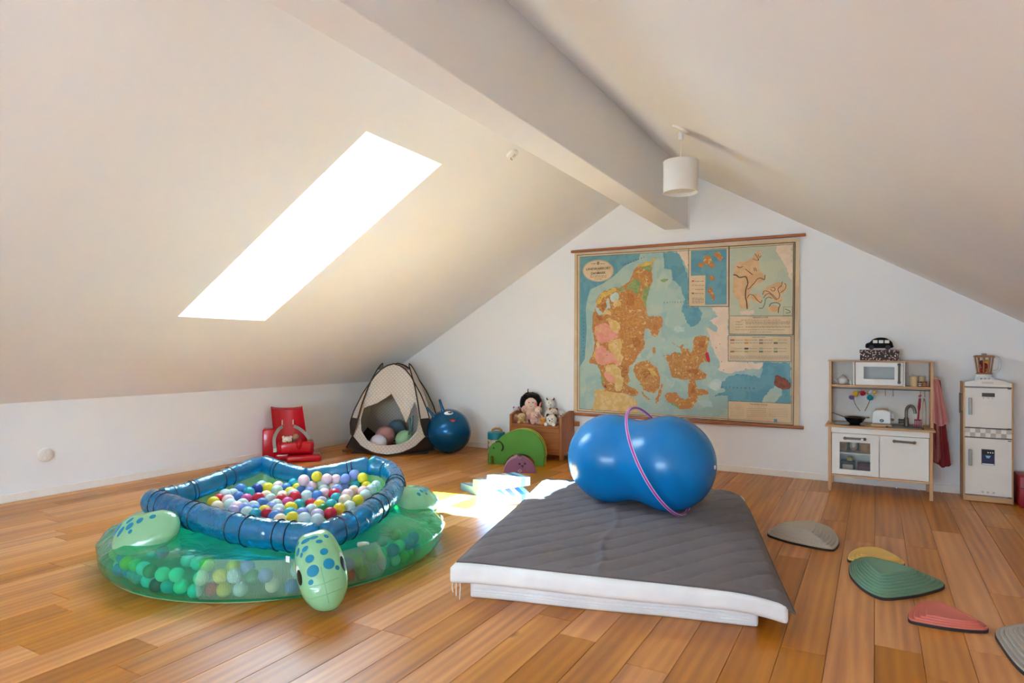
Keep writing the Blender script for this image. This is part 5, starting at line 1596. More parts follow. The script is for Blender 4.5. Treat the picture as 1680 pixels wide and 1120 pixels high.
# ------------------------------------------------------------------ cloths on the peg
def hang(name, label, cat, c, top, w0, w1, L_, folds, ph, dx=0, stripe=None):
    """cloth gathered at the peg, opening towards its hem"""
    t = thing(name, label, cat, top)
    def f(u_, v_):
        w = lerp(w0, w1, v_**.8); x = (u_-.5)*w+dx*v_
        y = .020*math.sin(u_*folds*2*PI+ph)*(.4+.6*v_)-.012*v_
        z = -L_*v_*(1-.10*abs(u_-.5)*(1 if v_ > .7 else 0))+.010*math.sin(u_*5+ph)*v_
        return (x, y, z)
    g_ = MB(); g_.grid(f, 36, 30)
    nv2 = len(g_.v); ff_ = list(g_.f); g_.v += [(x, y+.004, z) for x, y, z in g_.v]; g_.f += [tuple(i+nv2 for i in reversed(q_)) for q_ in ff_]; g_.m = [0]*len(g_.f)
    g_.build('cloth', fabric(name+'_cloth', c, .4, 300), t, 70)
    MB().tube([Vector(f(k/36, 1))+Vector((0, .002, 0)) for k in range(37)], .004, 6).build('hem', fabric(name+'_hem', stripe or c), t)
    MB().tube([(0, 0, -.004), (-.006, .0, .012), (0, 0, .022), (.006, 0, .012), (0, .001, -.004)], .0025, 6).build('hanging_loop', fabric(name+'_hem', stripe or c), t)
pk = Vector((hkx+.036, -.21, hkz+.008))
hang('red_apron', 'dark red child apron hanging from the kitchen peg', 'apron', (150, 40, 50), pk+Vector((.004, .026, -.018)), .05, .12, .70, 3, .5, .035, (120, 30, 38))
hang('pink_tea_towel', 'pink woven tea towel hanging in front of the red apron', 'towel', (206, 140, 134), pk+Vector((.0, -.004, -.014)), .03, .12, .36, 2.4, 1.5, .02, (226, 176, 168))
hang('mauve_cloth', 'dusty mauve cloth hanging lowest behind the pink towel', 'cloth', (170, 110, 108), pk+Vector((-.002, .012, -.018)), .05, .10, .66, 2, 2.6, -.004, (176, 84, 86))

# ------------------------------------------------------------------ toy fridge
FX0, FX1, FY, FB = 6.196, 6.507, -.272, -.045
frg = thing('toy_fridge', 'white wooden toy fridge freezer with grey handles and chequered band', 'toy fridge', (FX0, FY, 0))
FI = Matrix.Translation(-Vector((FX0, FY, 0)))
def G(): return MB().mark(x=FI)
gz = lambda v_: wl(1622, v_, FY).z
gx_ = lambda u_: wl(u_, 720, FY).x
for x in (FX0-.004, FX1-.010):
    G().box(x, x+.012, FY+.004, FB, 0, .928, .001).build('side_panel', M_BIRCH, frg)
G().box(FX0+.008, FX1-.010, FB-.008, FB, .02, .93).build('back_panel', M_WHITE, frg)
bz = gz(814.5)
G().box(FX0+.002, FX1-.004, FY-.002, FY+.012, .004, bz-.002, .0015).build('plinth', M_BIRCHX, frg)
arch = [(FX0+.006, gz(634.5)), (FX1-.008, gz(634.5))]+[(lerp(FX1-.008, FX0+.006, k/12), .925+.030*math.sin(PI*k/12)) for k in range(13)]
G().prism(arch, FY-.002, FY+.012, 'XZ', .0015).build('arched_top', M_WHITE, frg)
G().box(FX0+.008, FX1-.010, FY+.012, FB-.008, .900, .912).build('top_board', M_WHITE, frg)
G().box(FX0+.008, FX1-.010, FY+.012, FB-.008, bz-.012, bz).build('bottom_board', M_WHITE, frg)
def fdoor(v0, v1, nm):
    return G().box(FX0+.008, FX1-.010, FY-.004, FY+.010, gz(v1)+.0015, gz(v0)-.0015, .0012).build(nm, M_WHITE, frg)
d1 = fdoor(636, 702, 'freezer_door'); d2 = fdoor(719, 813, 'fridge_door')
M_SIL = mat('silver_plastic', (150, 148, 142), .35, .04, metal=.4)
for dd, v0, v1 in ((d1, 653, 681), (d2, 738, 765)):
    x = gx_(1591); h_ = G(); h_.box(x-.011, x+.011, FY-.030, FY-.020, gz(v1), gz(v0), .003)
    for zz in (gz(v1)+.012, gz(v0)-.012): h_.box(x-.007, x+.007, FY-.021, FY-.003, zz-.008, zz+.008)
    h_.build('handle', M_SIL, dd)
G().box(gx_(1610.8), gx_(1632), FY-.006, FY-.004, gz(650.8), gz(644.5), .0005).build('display', mat('dark_display', (58, 56, 54), .3), d1)
M_DOT = mat('grey_print', (196, 192, 188), .5)
for u_ in (1613.5, 1621.3, 1627.8): G().lathe([(.006, FY-.0055), (.006, FY-.004)], 12, (gx_(u_), 0, gz(653)), 'Y').build('button', M_DOT, d1)
for u_ in (1612, 1620.5, 1630): G().lathe([(.009, FY-.0055), (.009, FY-.004)], 12, (gx_(u_), 0, gz(807.5)), 'Y').build('button', M_DOT, d2)
dx0, dx1, dzb, dzt = gx_(1610), gx_(1631.6), gz(762.5), gz(737)
dsp = G().box(dx0, dx1, FY-.006, FY-.004, dzb, dzt).build('dispenser', mat('navy_print', (30, 34, 78), .4), d2)
G().box(dx0, dx1, FY-.0068, FY-.006, lerp(dzb, dzt, .66), dzt).build('dispenser_head', mat('black_gloss', (18, 18, 20), .3), dsp)
for k in range(3): G().lathe([(.0048, FY-.008), (.0048, FY-.0066)], 10, (lerp(dx0, dx1, .50+.18*k), 0, lerp(dzb, dzt, .80)), 'Y').build('dispenser_light', mat('white_print', (240, 240, 240), .4), dsp)
G().prism([(lerp(dx0, dx1, .30), lerp(dzb, dzt, .60)), (lerp(dx0, dx1, .70), lerp(dzb, dzt, .60)), (lerp(dx0, dx1, .60), lerp(dzb, dzt, .44)), (lerp(dx0, dx1, .40), lerp(dzb, dzt, .44))], FY-.008, FY-.006, 'XZ').build('spout_print', mat('light_blue_print', (140, 190, 220), .4), dsp)
G().box(dx0+.004, dx1-.004, FY-.007, FY-.006, dzb+.002, dzb+.010).build('drip_print', mat('white_print', (240, 240, 240), .4), dsp)
# chequered band
cb0, cb1 = gz(717.5), gz(703.5)
band = G().box(FX0+.008, FX1-.010, FY-.002, FY+.010, cb0, cb1).build('chequered_band', M_WHITE, frg)
wq = (FX1-FX0-.018)/9
for k in range(9):
    zz0, zz1 = ((cb0+cb1)/2, cb1) if k % 2 == 0 else (cb0, (cb0+cb1)/2)
    G().box(FX0+.008+k*wq, FX0+.008+(k+1)*wq, FY-.0026, FY-.002, zz0, zz1).build('chequer', mat('grey_chequer', (186, 178, 168), .5), band, 0)
for v_ in (637, 701.5, 721.5, 813): G().box(FX1-.034, FX1-.012, FY-.006, FY-.003, gz(v_)-.004, gz(v_)+.004).build('hinge', M_GREYP, frg)
for v0, v1 in ((646, 680),):
    G().tube([(FX0-.020, FY+.05, gz(v0)), (FX0-.020, FY+.05, gz(v1))], .006, 8).tube([(FX0-.02, FY+.05, gz(v0)-.01), (FX0-.002, FY+.05, gz(v0)-.01)], .005, 6).tube([(FX0-.02, FY+.05, gz(v1)+.01), (FX0-.002, FY+.05, gz(v1)+.01)], .005, 6).build('side_rail', M_GREYP, frg)
G().box(gx_(1611), gx_(1630), FY-.0026, FY-.002, gz(629.5), gz(626)).build('faded_lettering', mat('faint_grey_print', (208, 204, 198), .5), frg)

# toy blender on top
bp = Vector((wl(1614.5, 621, -.17).x, -.17, .912))
ble = thing('toy_blender', 'wooden toy blender with red fruit standing on the toy fridge', 'toy blender', bp)
zb0 = wl(1614, 620.5, -.17).z-.912
MB().box(-.060, .060, -.055, .055, 0, zb0+.012, .003).build('base', M_PORC, ble)
MB().lathe([(.055, zb0+.012), (.052, zb0+.030), (.048, zb0+.040)], 24).build('collar', M_PORC, ble, 50)
for k in range(3): MB().ell((-.025+.025*k, -.056, zb0-.002), (.006, .004, .006), 8, 6).build('button', mat('button_dark', (90, 80, 76), .4), ble)
zj0, zj1 = zb0+.038, zb0+.172
for k in range(10):
    a = 2*PI*k/10+.15; c_, s_ = math.cos(a), math.sin(a)
    MB().tube([(.044*c_, .044*s_, zj0), (.062*c_, .062*s_, zj1)], .0055, 6).build('slat', wood('walnut_slat', (176, 124, 80), (146, 96, 58), 'Z'), ble)
for r, z in ((.047, zj0), (.064, zj1)): MB().tube([(r*math.cos(2*PI*k/24), r*math.sin(2*PI*k/24), z) for k in range(24)], .007, 8, closed=True).build('ring', wood('walnut_slat', (176, 124, 80), (146, 96, 58), 'Z'), ble)
MB().lathe([(.060, zj1+.004), (.060, zj1+.010), (0, zj1+.012)], 24).build('lid', wood('walnut_slat', (176, 124, 80), (146, 96, 58), 'Z'), ble, 50)
MB().lathe([(.016, zj1+.012), (.018, zj1+.024), (.0, zj1+.026)], 14).build('lid_knob', M_SIL, ble, 50)
MB().tube(catmull([(.055, 0, zj0+.02), (.080, 0, zj0+.022), (.098, 0, zj0+.045), (.100, 0, zj1-.03), (.090, 0, zj1-.008), (.066, 0, zj1-.006)], 4), .0085, 8).build('handle', M_PORC, ble, 60)
for (x, y, z, r, c) in ((-.012, -.008, .062, .022, (180, 36, 30)), (.014, .006, .070, .02, (206, 110, 36)), (0, -.012, .10, .024, (150, 24, 28)), (-.014, .012, .125, .018, (110, 30, 26)), (.016, -.006, .130, .018, (214, 150, 50))):
    MB().ell((x, y, zb0+z), r, 12, 8).build('fruit_piece', mat('fruit_%d_%d' % c[:2], c, .5), ble, 80)

# red case at the edge of the picture
rcx = Vector((6.535, -.34, 0))
rcs = thing('red_case', 'upright dark red case with metal clasps beside the toy fridge', 'case', rcx)
MB().box(0, .17, 0, .26, 0, .232, .008, 2).build('body', mat('dark_red_leatherette', (150, 16, 32), .4, .06, 12), rcs)
MB().box(-.0015, .172, -.0015, .262, .14, .146).build('seam', mat('maroon_seam', (104, 10, 24), .5), rcs)
for x in (.03, .12): MB().box(x, x+.022, -.006, .004, .205, .240, .002).build('clasp', M_SIL, rcs)
MB().tube([(.05, .13, .232), (.055, .13, .256), (.115, .13, .256), (.12, .13, .232)], .006, 8).build('carry_handle', M_SIL, rcs)

# ------------------------------------------------------------------ wall map
MX0, MX1, MZ0, MZ1 = 2.748, 4.984, .484, 2.195
wm = thing('school_wall_map', 'large old school wall map of a coastal country hung on wooden rods', 'map', (2.748, -.02, .484))
MI = Matrix.Translation(-Vector((2.748, -.02, .484)))
M_ROD2 = wood('rod_wood', (176, 108, 62), (146, 82, 42), 'X', 14, .4)
ul, ur = wl(937, 409, -.03), wl(1322, 388.5, -.03)
for (a, b) in (((937, 409.5), (1322, 389)), ((937.5, 678), (1319, 702))):
    A, B = wl(*a, -.03), wl(*b, -.03); z = (A.z+B.z)/2
    MB().mark(x=MI).lathe([(.010, A.x), (.0155, A.x+.004), (.0155, B.x-.004), (.010, B.x)], 14, (0, -.03, z), 'X').build('rod', M_ROD2, wm, 50)
def paper(name, c, c2=None, sc=6, thr=.5, c3=None):
    if name in MATS: return MATS[name]
    m, n, p = base_mat(name)
    vec = n.coord('Object'); a = n.noise(vec, sc, 5, .65, .5)
    c2 = c2 or tuple(int(x*.95) for x in c)
    st_ = [(thr-.05, rgb(*c)), (thr+.03, rgb(*c2))]
    if c3: st_.append((thr+.12, rgb(*c3)))
    n.link(n.ramp(a.outputs['Fac'], st_), p.inputs['Base Color'])
    p.inputs['Roughness'].default_value = .65; p.inputs['Specular IOR Level'].default_value = .25
    MATS[name] = m; return m
P_CREAM = paper('aged_map_paper', (222, 196, 160), (214, 186, 150), 3)
P_SEA = paper('map_shallow_sea', (158, 184, 178), (174, 192, 178), 5, .5)
P_DEEP = paper('map_deep_sea', (98, 150, 164), (112, 160, 170), 5)
P_SHOAL = paper('map_shoal', (186, 196, 176), (170, 192, 180), 7)
P_LAND = paper('map_moraine', (194, 132, 76), (182, 118, 64), 30, .5, (218, 184, 122))
P_PINK = paper('map_heath', (222, 146, 126), (226, 160, 138), 14)
P_SAND = paper('map_sand', (224, 192, 140), (214, 176, 108), 16, .5)
P_YEL = paper('map_dune', (222, 184, 92), (206, 170, 88), 18)
P_GREEN = paper('map_marsh', (120, 156, 104), (150, 164, 104), 18)
P_SWE = paper('map_foreign_land', (232, 206, 180), (226, 200, 176), 8)
P_FJORD = paper('map_fjord', (196, 208, 196), (180, 200, 196), 8)
P_TAN = paper('map_inset_land', (224, 182, 136), (214, 170, 124), 12)
P_INSEA = paper('map_inset_sea', (196, 196, 166), (188, 192, 168), 6)
P_RED = mat('map_city_red', (196, 30, 48), .6)
P_LINE = mat('map_ink', (74, 62, 50), .7)
P_MOR = mat('map_moraine_ink', (84, 58, 44), .7)
P_MAROON = paper('map_granite', (150, 88, 72), (128, 76, 62), 20)
LAY = [0]
c6 = lambda X, Y: (920+X*.30347, 370+Y*.30347)
def mp_(X, Y): 
    p = wl(*c6(X, Y), -.022); return p
def sheet(name, pts, m_, lay, smooth=0, parent=None, rough=0):
    """flat printed area; pts measured on the sheet"""
    P = [mp_(*q_) for q_ in pts]
    if smooth: P = catmull(P, smooth, True)
    if rough:                                   # ragged coastlines
        P2 = []
        for i in range(len(P)):
            a, b_ = P[i], P[(i+1) % len(P)]; L_ = (b_-a).length; k_ = max(1, int(L_/.012))
            dn = Vector(((b_-a).z, 0, -(b_-a).x)).normalized()
            for k in range(k_):
                q_ = a.lerp(b_, k/k_); w_ = noise.noise(q_*28)*.6+noise.noise(q_*75)*.5
                P2.append(q_+dn*w_*rough)
        P = P2
    LAY[0] += 1
    y = -.0215-.0004*lay-.000018*(LAY[0] % 19)
    b = bmesh.new(); vs = [b.verts.new((p.x, y, p.z)) for p in P]
    f = b.faces.new(vs); 
    b.normal_update()
    if f.normal.y > 0: f.normal_flip()
    bmesh.ops.triangulate(b, faces=[f])
    return MB().mark(x=MI).bm(b).build(name, m_, parent or wm, 0)
MB().mark(x=MI).box(MX0, MX1, -.0215, -.020, MZ0, MZ1).build('sheet', P_CREAM, wm, 0)
sheet('sea', [(105, 168), (1245, 100), (1243, 1060), (100, 990)], P_SEA, 1)
sheet('deep_sea', [(105, 170), (270, 160), (430, 152), (420, 185), (380, 200), (345, 218), (290, 270), (230, 312), (160, 345), (145, 390), (135, 450), (140, 560), (130, 720), (104, 760), (104, 450)], P_DEEP, 2, 0)
sheet('deep_sea', [(555, 145), (632, 141), (655, 180), (690, 290), (690, 438), (740, 440), (768, 470), (745, 530), (705, 548), (675, 505), (655, 460), (672, 400), (650, 330), (602, 290), (600, 240), (558, 232)], P_DEEP, 2, 0, rough=.02)
sheet('deep_sea', [(870, 850), (905, 815), (990, 800), (1080, 825), (1096, 738), (1243, 742), (1243, 962), (905, 950), (905, 920), (830, 920), (890, 890), (835, 850)], P_DEEP, 2, rough=.02)
sheet('shoal', [(505, 190), (552, 195), (530, 230), (520, 290), (550, 260), (592, 238), (600, 290), (575, 340), (560, 400), (545, 470), (500, 485), (470, 470), (470, 400), (480, 350), (500, 300)], P_SHOAL, 3, 3, rough=.02)
sheet('shoal', [(1090, 950), (1160, 860), (1200, 900), (1150, 960)], P_SHOAL, 3, 3, rough=.02)
sheet('shoal', [(640, 400), (655, 430), (645, 455), (620, 450), (618, 420)], P_SHOAL, 3, 3, rough=.02)
sheet('foreign_land', [(810, 442), (905, 440), (905, 735), (1092, 742), (1080, 778), (1010, 775), (900, 800), (852, 782), (862, 742), (832, 690), (812, 622), (790, 552), (840, 575), (850, 550), (802, 512), (850, 490), (832, 462)], P_SWE, 3, rough=.02)
sheet('foreign_land', [(630, 138), (690, 132), (690, 250), (668, 200), (650, 170)], P_SWE, 3, rough=.02)
sheet('foreign_land', [(178, 890), (235, 880), (330, 895), (410, 945), (416, 1008), (165, 1000), (182, 945)], P_SAND, 3, rough=.02)
JUT = [(515, 170), (497, 207), (494, 258), (492, 310), (470, 350), (462, 400), (460, 450), (472, 486), (502, 490), (545, 488), (552, 518), (540, 560), (518, 600), (492, 592), (480, 560), (455, 562), (446, 600), (456, 640), (440, 672), (415, 702), (395, 742), (372, 762), (365, 800), (377, 840), (360, 858), (400, 882), (425, 905), (400, 922), (345, 907), (300, 902), (235, 892), (224, 850), (215, 800), (200, 752), (170, 746), (157, 735), (175, 690), (181, 640), (175, 582), (172, 530), (170, 490), (190, 440), (191, 410), (215, 366), (260, 346), (320, 331), (360, 310), (390, 270), (402, 232), (440, 212), (480, 192)]
sheet('peninsula', JUT, P_LAND, 4, 2, rough=.02)
sheet('heath', [(190, 545), (250, 528), (290, 570), (330, 590), (280, 620), (220, 635), (188, 600)], P_PINK, 5, 3, rough=.02)
sheet('heath', [(185, 665), (225, 650), (255, 680), (300, 700), (280, 740), (215, 752), (185, 720)], P_PINK, 5, 3, rough=.02)
sheet('heath', [(240, 790), (300, 795), (322, 845), (270, 850), (240, 825)], P_PINK, 5, 3, rough=.02)
sheet('sandy_plain', [(258, 505), (310, 520), (320, 560), (300, 580), (265, 545)], P_SAND, 5, 3, rough=.02)
sheet('sandy_plain', [(262, 630), (320, 610), (335, 660), (330, 740), (300, 760), (290, 700), (262, 672)], P_SAND, 5, 3, rough=.02)
sheet('sandy_plain', [(245, 760), (300, 755), (335, 800), (330, 880), (295, 885), (290, 820), (250, 788)], P_SAND, 5, 3, rough=.02)
sheet('dune_coast', [(192, 420), (215, 370), (262, 350), (300, 340), (280, 365), (235, 385), (210, 420)], P_YEL, 5, 3, rough=.02)
sheet('dune_coast', [(420, 215), (480, 190), (512, 172), (490, 210), (450, 222)], P_YEL, 5, 3, rough=.02)
sheet('marsh', [(360, 330), (400, 290), (430, 310), (420, 350), (370, 345)], P_GREEN, 5, 3, rough=.02)
sheet('marsh', [(440, 225), (485, 212), (488, 245), (455, 240)], P_GREEN, 5, 3, rough=.02)
sheet('marsh', [(440, 350), (480, 330), (468, 390), (455, 440), (440, 400)], P_GREEN, 5, 3, rough=.02)
sheet('fjord', [(270, 372), (310, 362), (312, 400), (290, 420), (272, 405)], P_FJORD, 5, 3, rough=.02)
sheet('fjord', [(190, 440), (215, 458), (225, 480), (200, 478)], P_FJORD, 5, 3, rough=.02)
sheet('fjord', [(250, 400), (262, 395), (268, 440), (245, 480), (235, 460)], P_FJORD, 5, 3, rough=.02)
sheet('big_island', [(602, 630), (640, 655), (665, 640), (655, 665), (690, 660), (700, 690), (722, 650), (718, 612), (755, 592), (800, 605), (800, 640), (790, 665), (795, 690), (808, 735), (762, 740), (745, 770), (785, 805), (775, 832), (720, 832), (640, 832), (600, 815), (590, 780), (580, 735), (553, 700), (590, 702), (600, 690), (620, 682), (655, 690), (648, 668), (612, 642)], P_LAND, 4, 2, rough=.02)
sheet('capital_city', [(782, 690), (797, 686), (806, 725), (800, 738), (788, 722)], P_RED, 5, 3)
sheet('southern_island', [(690, 838), (720, 834), (740, 880), (800, 893), (796, 910), (745, 920), (735, 950), (705, 985), (710, 1010), (697, 988), (650, 990), (605, 965), (565, 940), (575, 905), (620, 900), (650, 930), (690, 930), (688, 880)], P_LAND, 4, 2, rough=.02)
sheet('marsh', [(590, 955), (620, 965), (640, 985), (615, 980)], P_GREEN, 5, 3, rough=.02)
sheet('middle_island', [(395, 760), (430, 737), (475, 730), (492, 752), (520, 772), (540, 820), (530, 880), (500, 902), (455, 890), (430, 850), (405, 810)], P_LAND, 4, 3, rough=.02)
sheet('sandy_plain', [(470, 775), (500, 780), (525, 815), (490, 800)], P_YEL, 5, 3, rough=.02)
sheet('long_island', [(552, 852), (540, 910), (520, 958), (512, 950), (528, 900)], P_LAND, 4, 3, rough=.02)
sheet('small_island', [(440, 895), (470, 925), (488, 940), (470, 940), (445, 915)], P_LAND, 4, 3, rough=.02)
sheet('small_island', [(492, 658), (508, 652), (512, 680), (500, 690)], P_LAND, 4, 3, rough=.02)
sheet('small_island', [(540, 292), (565, 285), (580, 290), (560, 308), (545, 302)], P_GREEN, 4, 3, rough=.02)
sheet('eastern_island', [(1160, 818), (1200, 815), (1238, 850), (1235, 885), (1190, 882), (1155, 860)], P_MAROON, 4, 3, rough=.02)
rj = random.Random(31)
def blob(X, Y, a, b, rot, m_, lay=5, nm='soil_patch'):
    pts = []
    for k in range(11):
        th = 2*PI*k/11; r = rj.uniform(.55, 1.1); x, y = a*math.cos(th)*r, b*math.sin(th)*r
        pts.append((X+x*math.cos(rot)-y*math.sin(rot), Y+x*math.sin(rot)+y*math.cos(rot)))
    sheet(nm, pts, m_, lay, 2, rough=.008)
P_OCHRE = paper('map_ochre', (204, 150, 84), (190, 130, 70), 30, .5)
P_BROWN = paper('map_brown', (170, 104, 56), (182, 118, 62), 26)
for X, Y, a, b, r, m_ in ((420, 420, 40, 30, .3, P_OCHRE), (380, 400, 34, 40, .2, P_BROWN), (300, 470, 50, 22, .2, P_OCHRE), (400, 520, 60, 26, -.2, P_OCHRE), (360, 600, 50, 24, .1, P_OCHRE), (410, 630, 34, 30, .4, P_BROWN),
                          (350, 680, 28, 40, .0, P_OCHRE), (345, 790, 20, 40, .1, P_BROWN), (440, 290, 30, 22, .8, P_OCHRE), (300, 420, 26, 30, .2, P_SAND), (235, 440, 18, 26, .4, P_BROWN), (210, 500, 26, 14, .2, P_BROWN), (255, 470, 30, 14, .5, P_SAND),
                          (520, 505, 24, 12, .1, P_OCHRE), (510, 550, 14, 22, .3, P_BROWN), (640, 740, 26, 18, .2, P_OCHRE), (700, 720, 34, 20, .4, P_OCHRE), (720, 790, 40, 16, .1, P_BROWN), (760, 640, 22, 24, .2, P_BROWN), (640, 690, 16, 8, .1, P_GREEN),
                          (460, 800, 24, 34, .6, P_BROWN), (450, 860, 26, 16, .3, P_OCHRE), (660, 955, 30, 16, .1, P_OCHRE), (715, 890, 12, 24, .2, P_BROWN), (330, 345, 30, 12, -.3, P_GREEN), (410, 345, 22, 30, .3, P_GREEN), (460, 305, 12, 26, .1, P_SAND),
                          (390, 900, 24, 12, .3, P_BROWN), (205, 560, 14, 14, 0, P_SAND), (200, 640, 12, 22, 0, P_SAND), (180, 700, 10, 16, .2, P_YEL), (225, 830, 10, 22, 0, P_GREEN), (240, 870, 10, 10, 0, P_MAROON), (300, 740, 24, 12, .4, P_PINK), (230, 590, 20, 10, .3, P_PINK)):
    blob(X, Y, a, b, r, m_, 5.5)
for X, Y, a, b, r in ((590, 500, 30, 60, .2), (560, 640, 16, 40, -.2), (590, 850, 30, 24, .2), (830, 860, 40, 34, .2), (640, 560, 36, 20, 0), (350, 860, 16, 30, .4), (420, 700, 20, 14, .3), (120, 880, 16, 70, 0), (780, 960, 50, 30, .1), (480, 700, 18, 26, .2)):
    blob(X, Y, a, b, r, P_SHOAL if a < 34 else P_FJORD, 1.5, 'shoal')
# inset panels
def frame_line(pts, w=.0035, m_=P_LINE, lay=9, closed=True, name='frame_line'):
    P = [mp_(*q_) for q_ in pts]; y = -.0215-.0004*lay
    mb = MB().mark(x=MI); N = len(P)
    for i in range(N if closed else N-1):
        a, b = P[i], P[(i+1) % N]; d = (b-a).normalized(); s_ = Vector((d.z, 0, -d.x))*(w/2); e = d*(w/2)
        mb.add([(p.x, y, p.z) for p in (a-s_-e, b-s_+e, b+s_+e, a+s_-e)], [(0, 1, 2, 3)])
    return mb.build(name, m_, wm, 0)
frame_line([(90, 160), (1268, 90), (1257, 1078), (90, 1000)], .006)
frame_line([(103, 170), (1258, 101), (1247, 1068), (101, 990)], .003)
sheet('inset_panel', [(692, 124), (908, 112), (908, 437), (692, 436)], P_CREAM, 6)
sheet('inset_sea', [(704, 137), (897, 126), (897, 425), (704, 430)], P_DEEP, 7)
frame_line([(692, 124), (908, 112), (908, 437), (692, 436)], .005)
rm = random.Random(21)
for (X, Y, a, b, rot) in ((855, 165, 28, 22, .6), (795, 190, 30, 30, .8), (820, 215, 18, 16, .7), (760, 215, 18, 14, .3), (820, 285, 20, 13, .8), (815, 360, 14, 32, -.4), (822, 390, 10, 18, -.4)):
    pts = []
    for k in range(12):
        t = 2*PI*k/12; r = rm.uniform(.6, 1.1); x, y = a*math.cos(t)*r, b*math.sin(t)*r
        pts.append((X+x*math.cos(rot)-y*math.sin(rot), Y+x*math.sin(rot)+y*math.cos(rot)))
    sheet('inset_island', pts, P_LAND, 8, 2, rough=.02)
sheet('inset_legend', [(703, 272), (783, 268), (780, 428), (703, 430)], P_CREAM, 9)
for Y, c in ((296, (196, 104, 84)), (318, (214, 160, 110)), (340, (220, 180, 140)), (362, (140, 110, 70)), (380, (206, 190, 150))):
    sheet('legend_swatch', [(708, Y), (722, Y-.5), (722, Y+8), (708, Y+8.5)], mat('swatch_%d' % c[0], c, .6), 10)
sheet('inset_panel', [(912, 112), (1262, 91), (1257, 590), (910, 586)], P_CREAM, 6)
sheet('inset_sea', [(918, 120), (1252, 100), (1250, 487), (916, 487)], P_INSEA, 7)
sheet('inset_land', [(1160, 106), (1252, 100), (1250, 300), (1235, 280), (1225, 230), (1195, 190), (1170, 150)], P_SWE, 8, rough=.02)
c7 = lambda X, Y: ((X*.1473+1120-920)/.30347, (Y*.1473+380-370)/.30347)
sheet('inset_land', [c7(*q_) for q_ in ((880, 200), (860, 290), (850, 400), (900, 470), (920, 500), (870, 560), (800, 600), (760, 660), (740, 800), (720, 860), (640, 850), (620, 760), (560, 700), (560, 580), (565, 480), (570, 420), (610, 350), (700, 330), (780, 280), (820, 240))], P_TAN, 8, 2, rough=.02)
sheet('inset_land', [c7(*q_) for q_ in ((900, 640), (980, 600), (1060, 560), (1150, 570), (1160, 660), (1090, 700), (1120, 760), (1060, 790), (980, 740), (900, 700))], P_TAN, 8, 2, rough=.02)
sheet('inset_land', [c7(*q_) for q_ in ((940, 850), (1000, 810), (1080, 840), (1060, 890), (980, 890))], P_TAN, 8, 2, rough=.02)
sheet('inset_land', [c7(*q_) for q_ in ((740, 700), (840, 700), (890, 740), (860, 800), (780, 770))], P_TAN, 8, 2, rough=.02)
sheet('inset_land', [c7(*q_) for q_ in ((640, 880), (790, 870), (800, 925), (650, 925))], P_SWE, 8, rough=.02)
for pts, w in ((((565, 480), (600, 485), (635, 510), (700, 500), (718, 530), (726, 580), (705, 640), (700, 720), (712, 780), (720, 860)), .010),
               (((720, 640), (745, 630), (770, 600), (800, 570), (830, 530), (870, 515), (910, 535), (918, 480)), .006),
               (((720, 740), (745, 700), (790, 710), (830, 760), (870, 790), (885, 760)), .005),
               (((890, 700), (910, 660), (960, 670), (1010, 710), (1060, 750), (1080, 700), (1060, 640), (1100, 600), (1110, 555)), .005),
               (((900, 740), (930, 700), (970, 690), (1020, 740), (1050, 760)), .005),
               (((850, 850), (890, 850), (915, 800), (925, 750), (960, 730), (1000, 745)), .005),
               (((965, 835), (985, 800), (1040, 790), (1085, 810), (1070, 850), (1065, 905)), .006),
               (((1090, 680), (1140, 640), (1150, 590), (1130, 575)), .004), (((700, 415), (730, 440), (780, 480)), .006), (((605, 385), (640, 400), (670, 385)), .006),
               (((805, 245), (830, 280), (850, 320)), .005), (((840, 255), (860, 290), (875, 265)), .004), (((780, 300), (830, 320), (850, 300)), .004), (((795, 400), (800, 440)), .005), (((810, 400), (822, 440)), .005),
               (((980, 640), (1000, 660), (1030, 650), (1020, 620), (990, 625)), .005), (((1140, 860), (1190, 880), (1195, 900), (1150, 905)), .005)):
    P = catmull([mp_(*c7(*q_)) for q_ in pts], 4); y = -.0215-.0004*10
    mb = MB().mark(x=MI)
    for a, b in zip(P, P[1:]):
        d = (b-a).normalized(); s_ = Vector((d.z, 0, -d.x))*(w/2)
        mb.add([(p.x, y, p.z) for p in (a-s_, b-s_, b+s_, a+s_)], [(0, 1, 2, 3)])
    mb.build('ice_margin_line', P_MOR, wm, 0)
frame_line([c7(1125, 838), c7(1222, 836), c7(1218, 930), c7(1120, 932)], .002)
frame_line([(912, 112), (1262, 91), (1257, 590), (910, 586)], .005)
frame_line([(916, 488), (1252, 488)], .004, closed=False)
sheet('legend_panel', [(906, 594), (1245, 597), (1245, 735), (906, 731)], P_CREAM, 6)
frame_line([(906, 594), (1245, 597), (1245, 735), (906, 731)], .004)
SW = [[(170, 100, 84), (206, 150, 110), (214, 176, 130), (150, 110, 60)], [(214, 160, 90), (196, 140, 60), (70, 60, 44), (176, 150, 90)], [(150, 130, 120), (140, 110, 100), (150, 170, 140), (100, 110, 90)], [(226, 200, 110), (110, 100, 80), (160, 156, 110), (120, 130, 100)]]
for i, X in enumerate((917, 993, 1072, 1151)):
    for j, Y in enumerate((614, 630, 660, 676)):
        c = SW[i][j]; sheet('legend_swatch', [(X, Y), (X+22, Y), (X+22, Y+9), (X, Y+9)], mat('swatch_%d_%d_%d' % c, c, .6), 7)
sheet('legend_panel', [(906, 947), (1245, 962), (1245, 1076), (906, 1053)], P_CREAM, 6)
frame_line([(906, 1053), (906, 947), (1245, 962)], .003, closed=False)
sheet('legend_swatch', [(1152, 1045), (1170, 1046), (1170, 1064), (1152, 1063)], P_DEEP, 7)
sheet('title_oval', [(203+84*math.cos(2*PI*k/28), 244+59*math.sin(2*PI*k/28)) for k in range(28)], P_CREAM, 6)
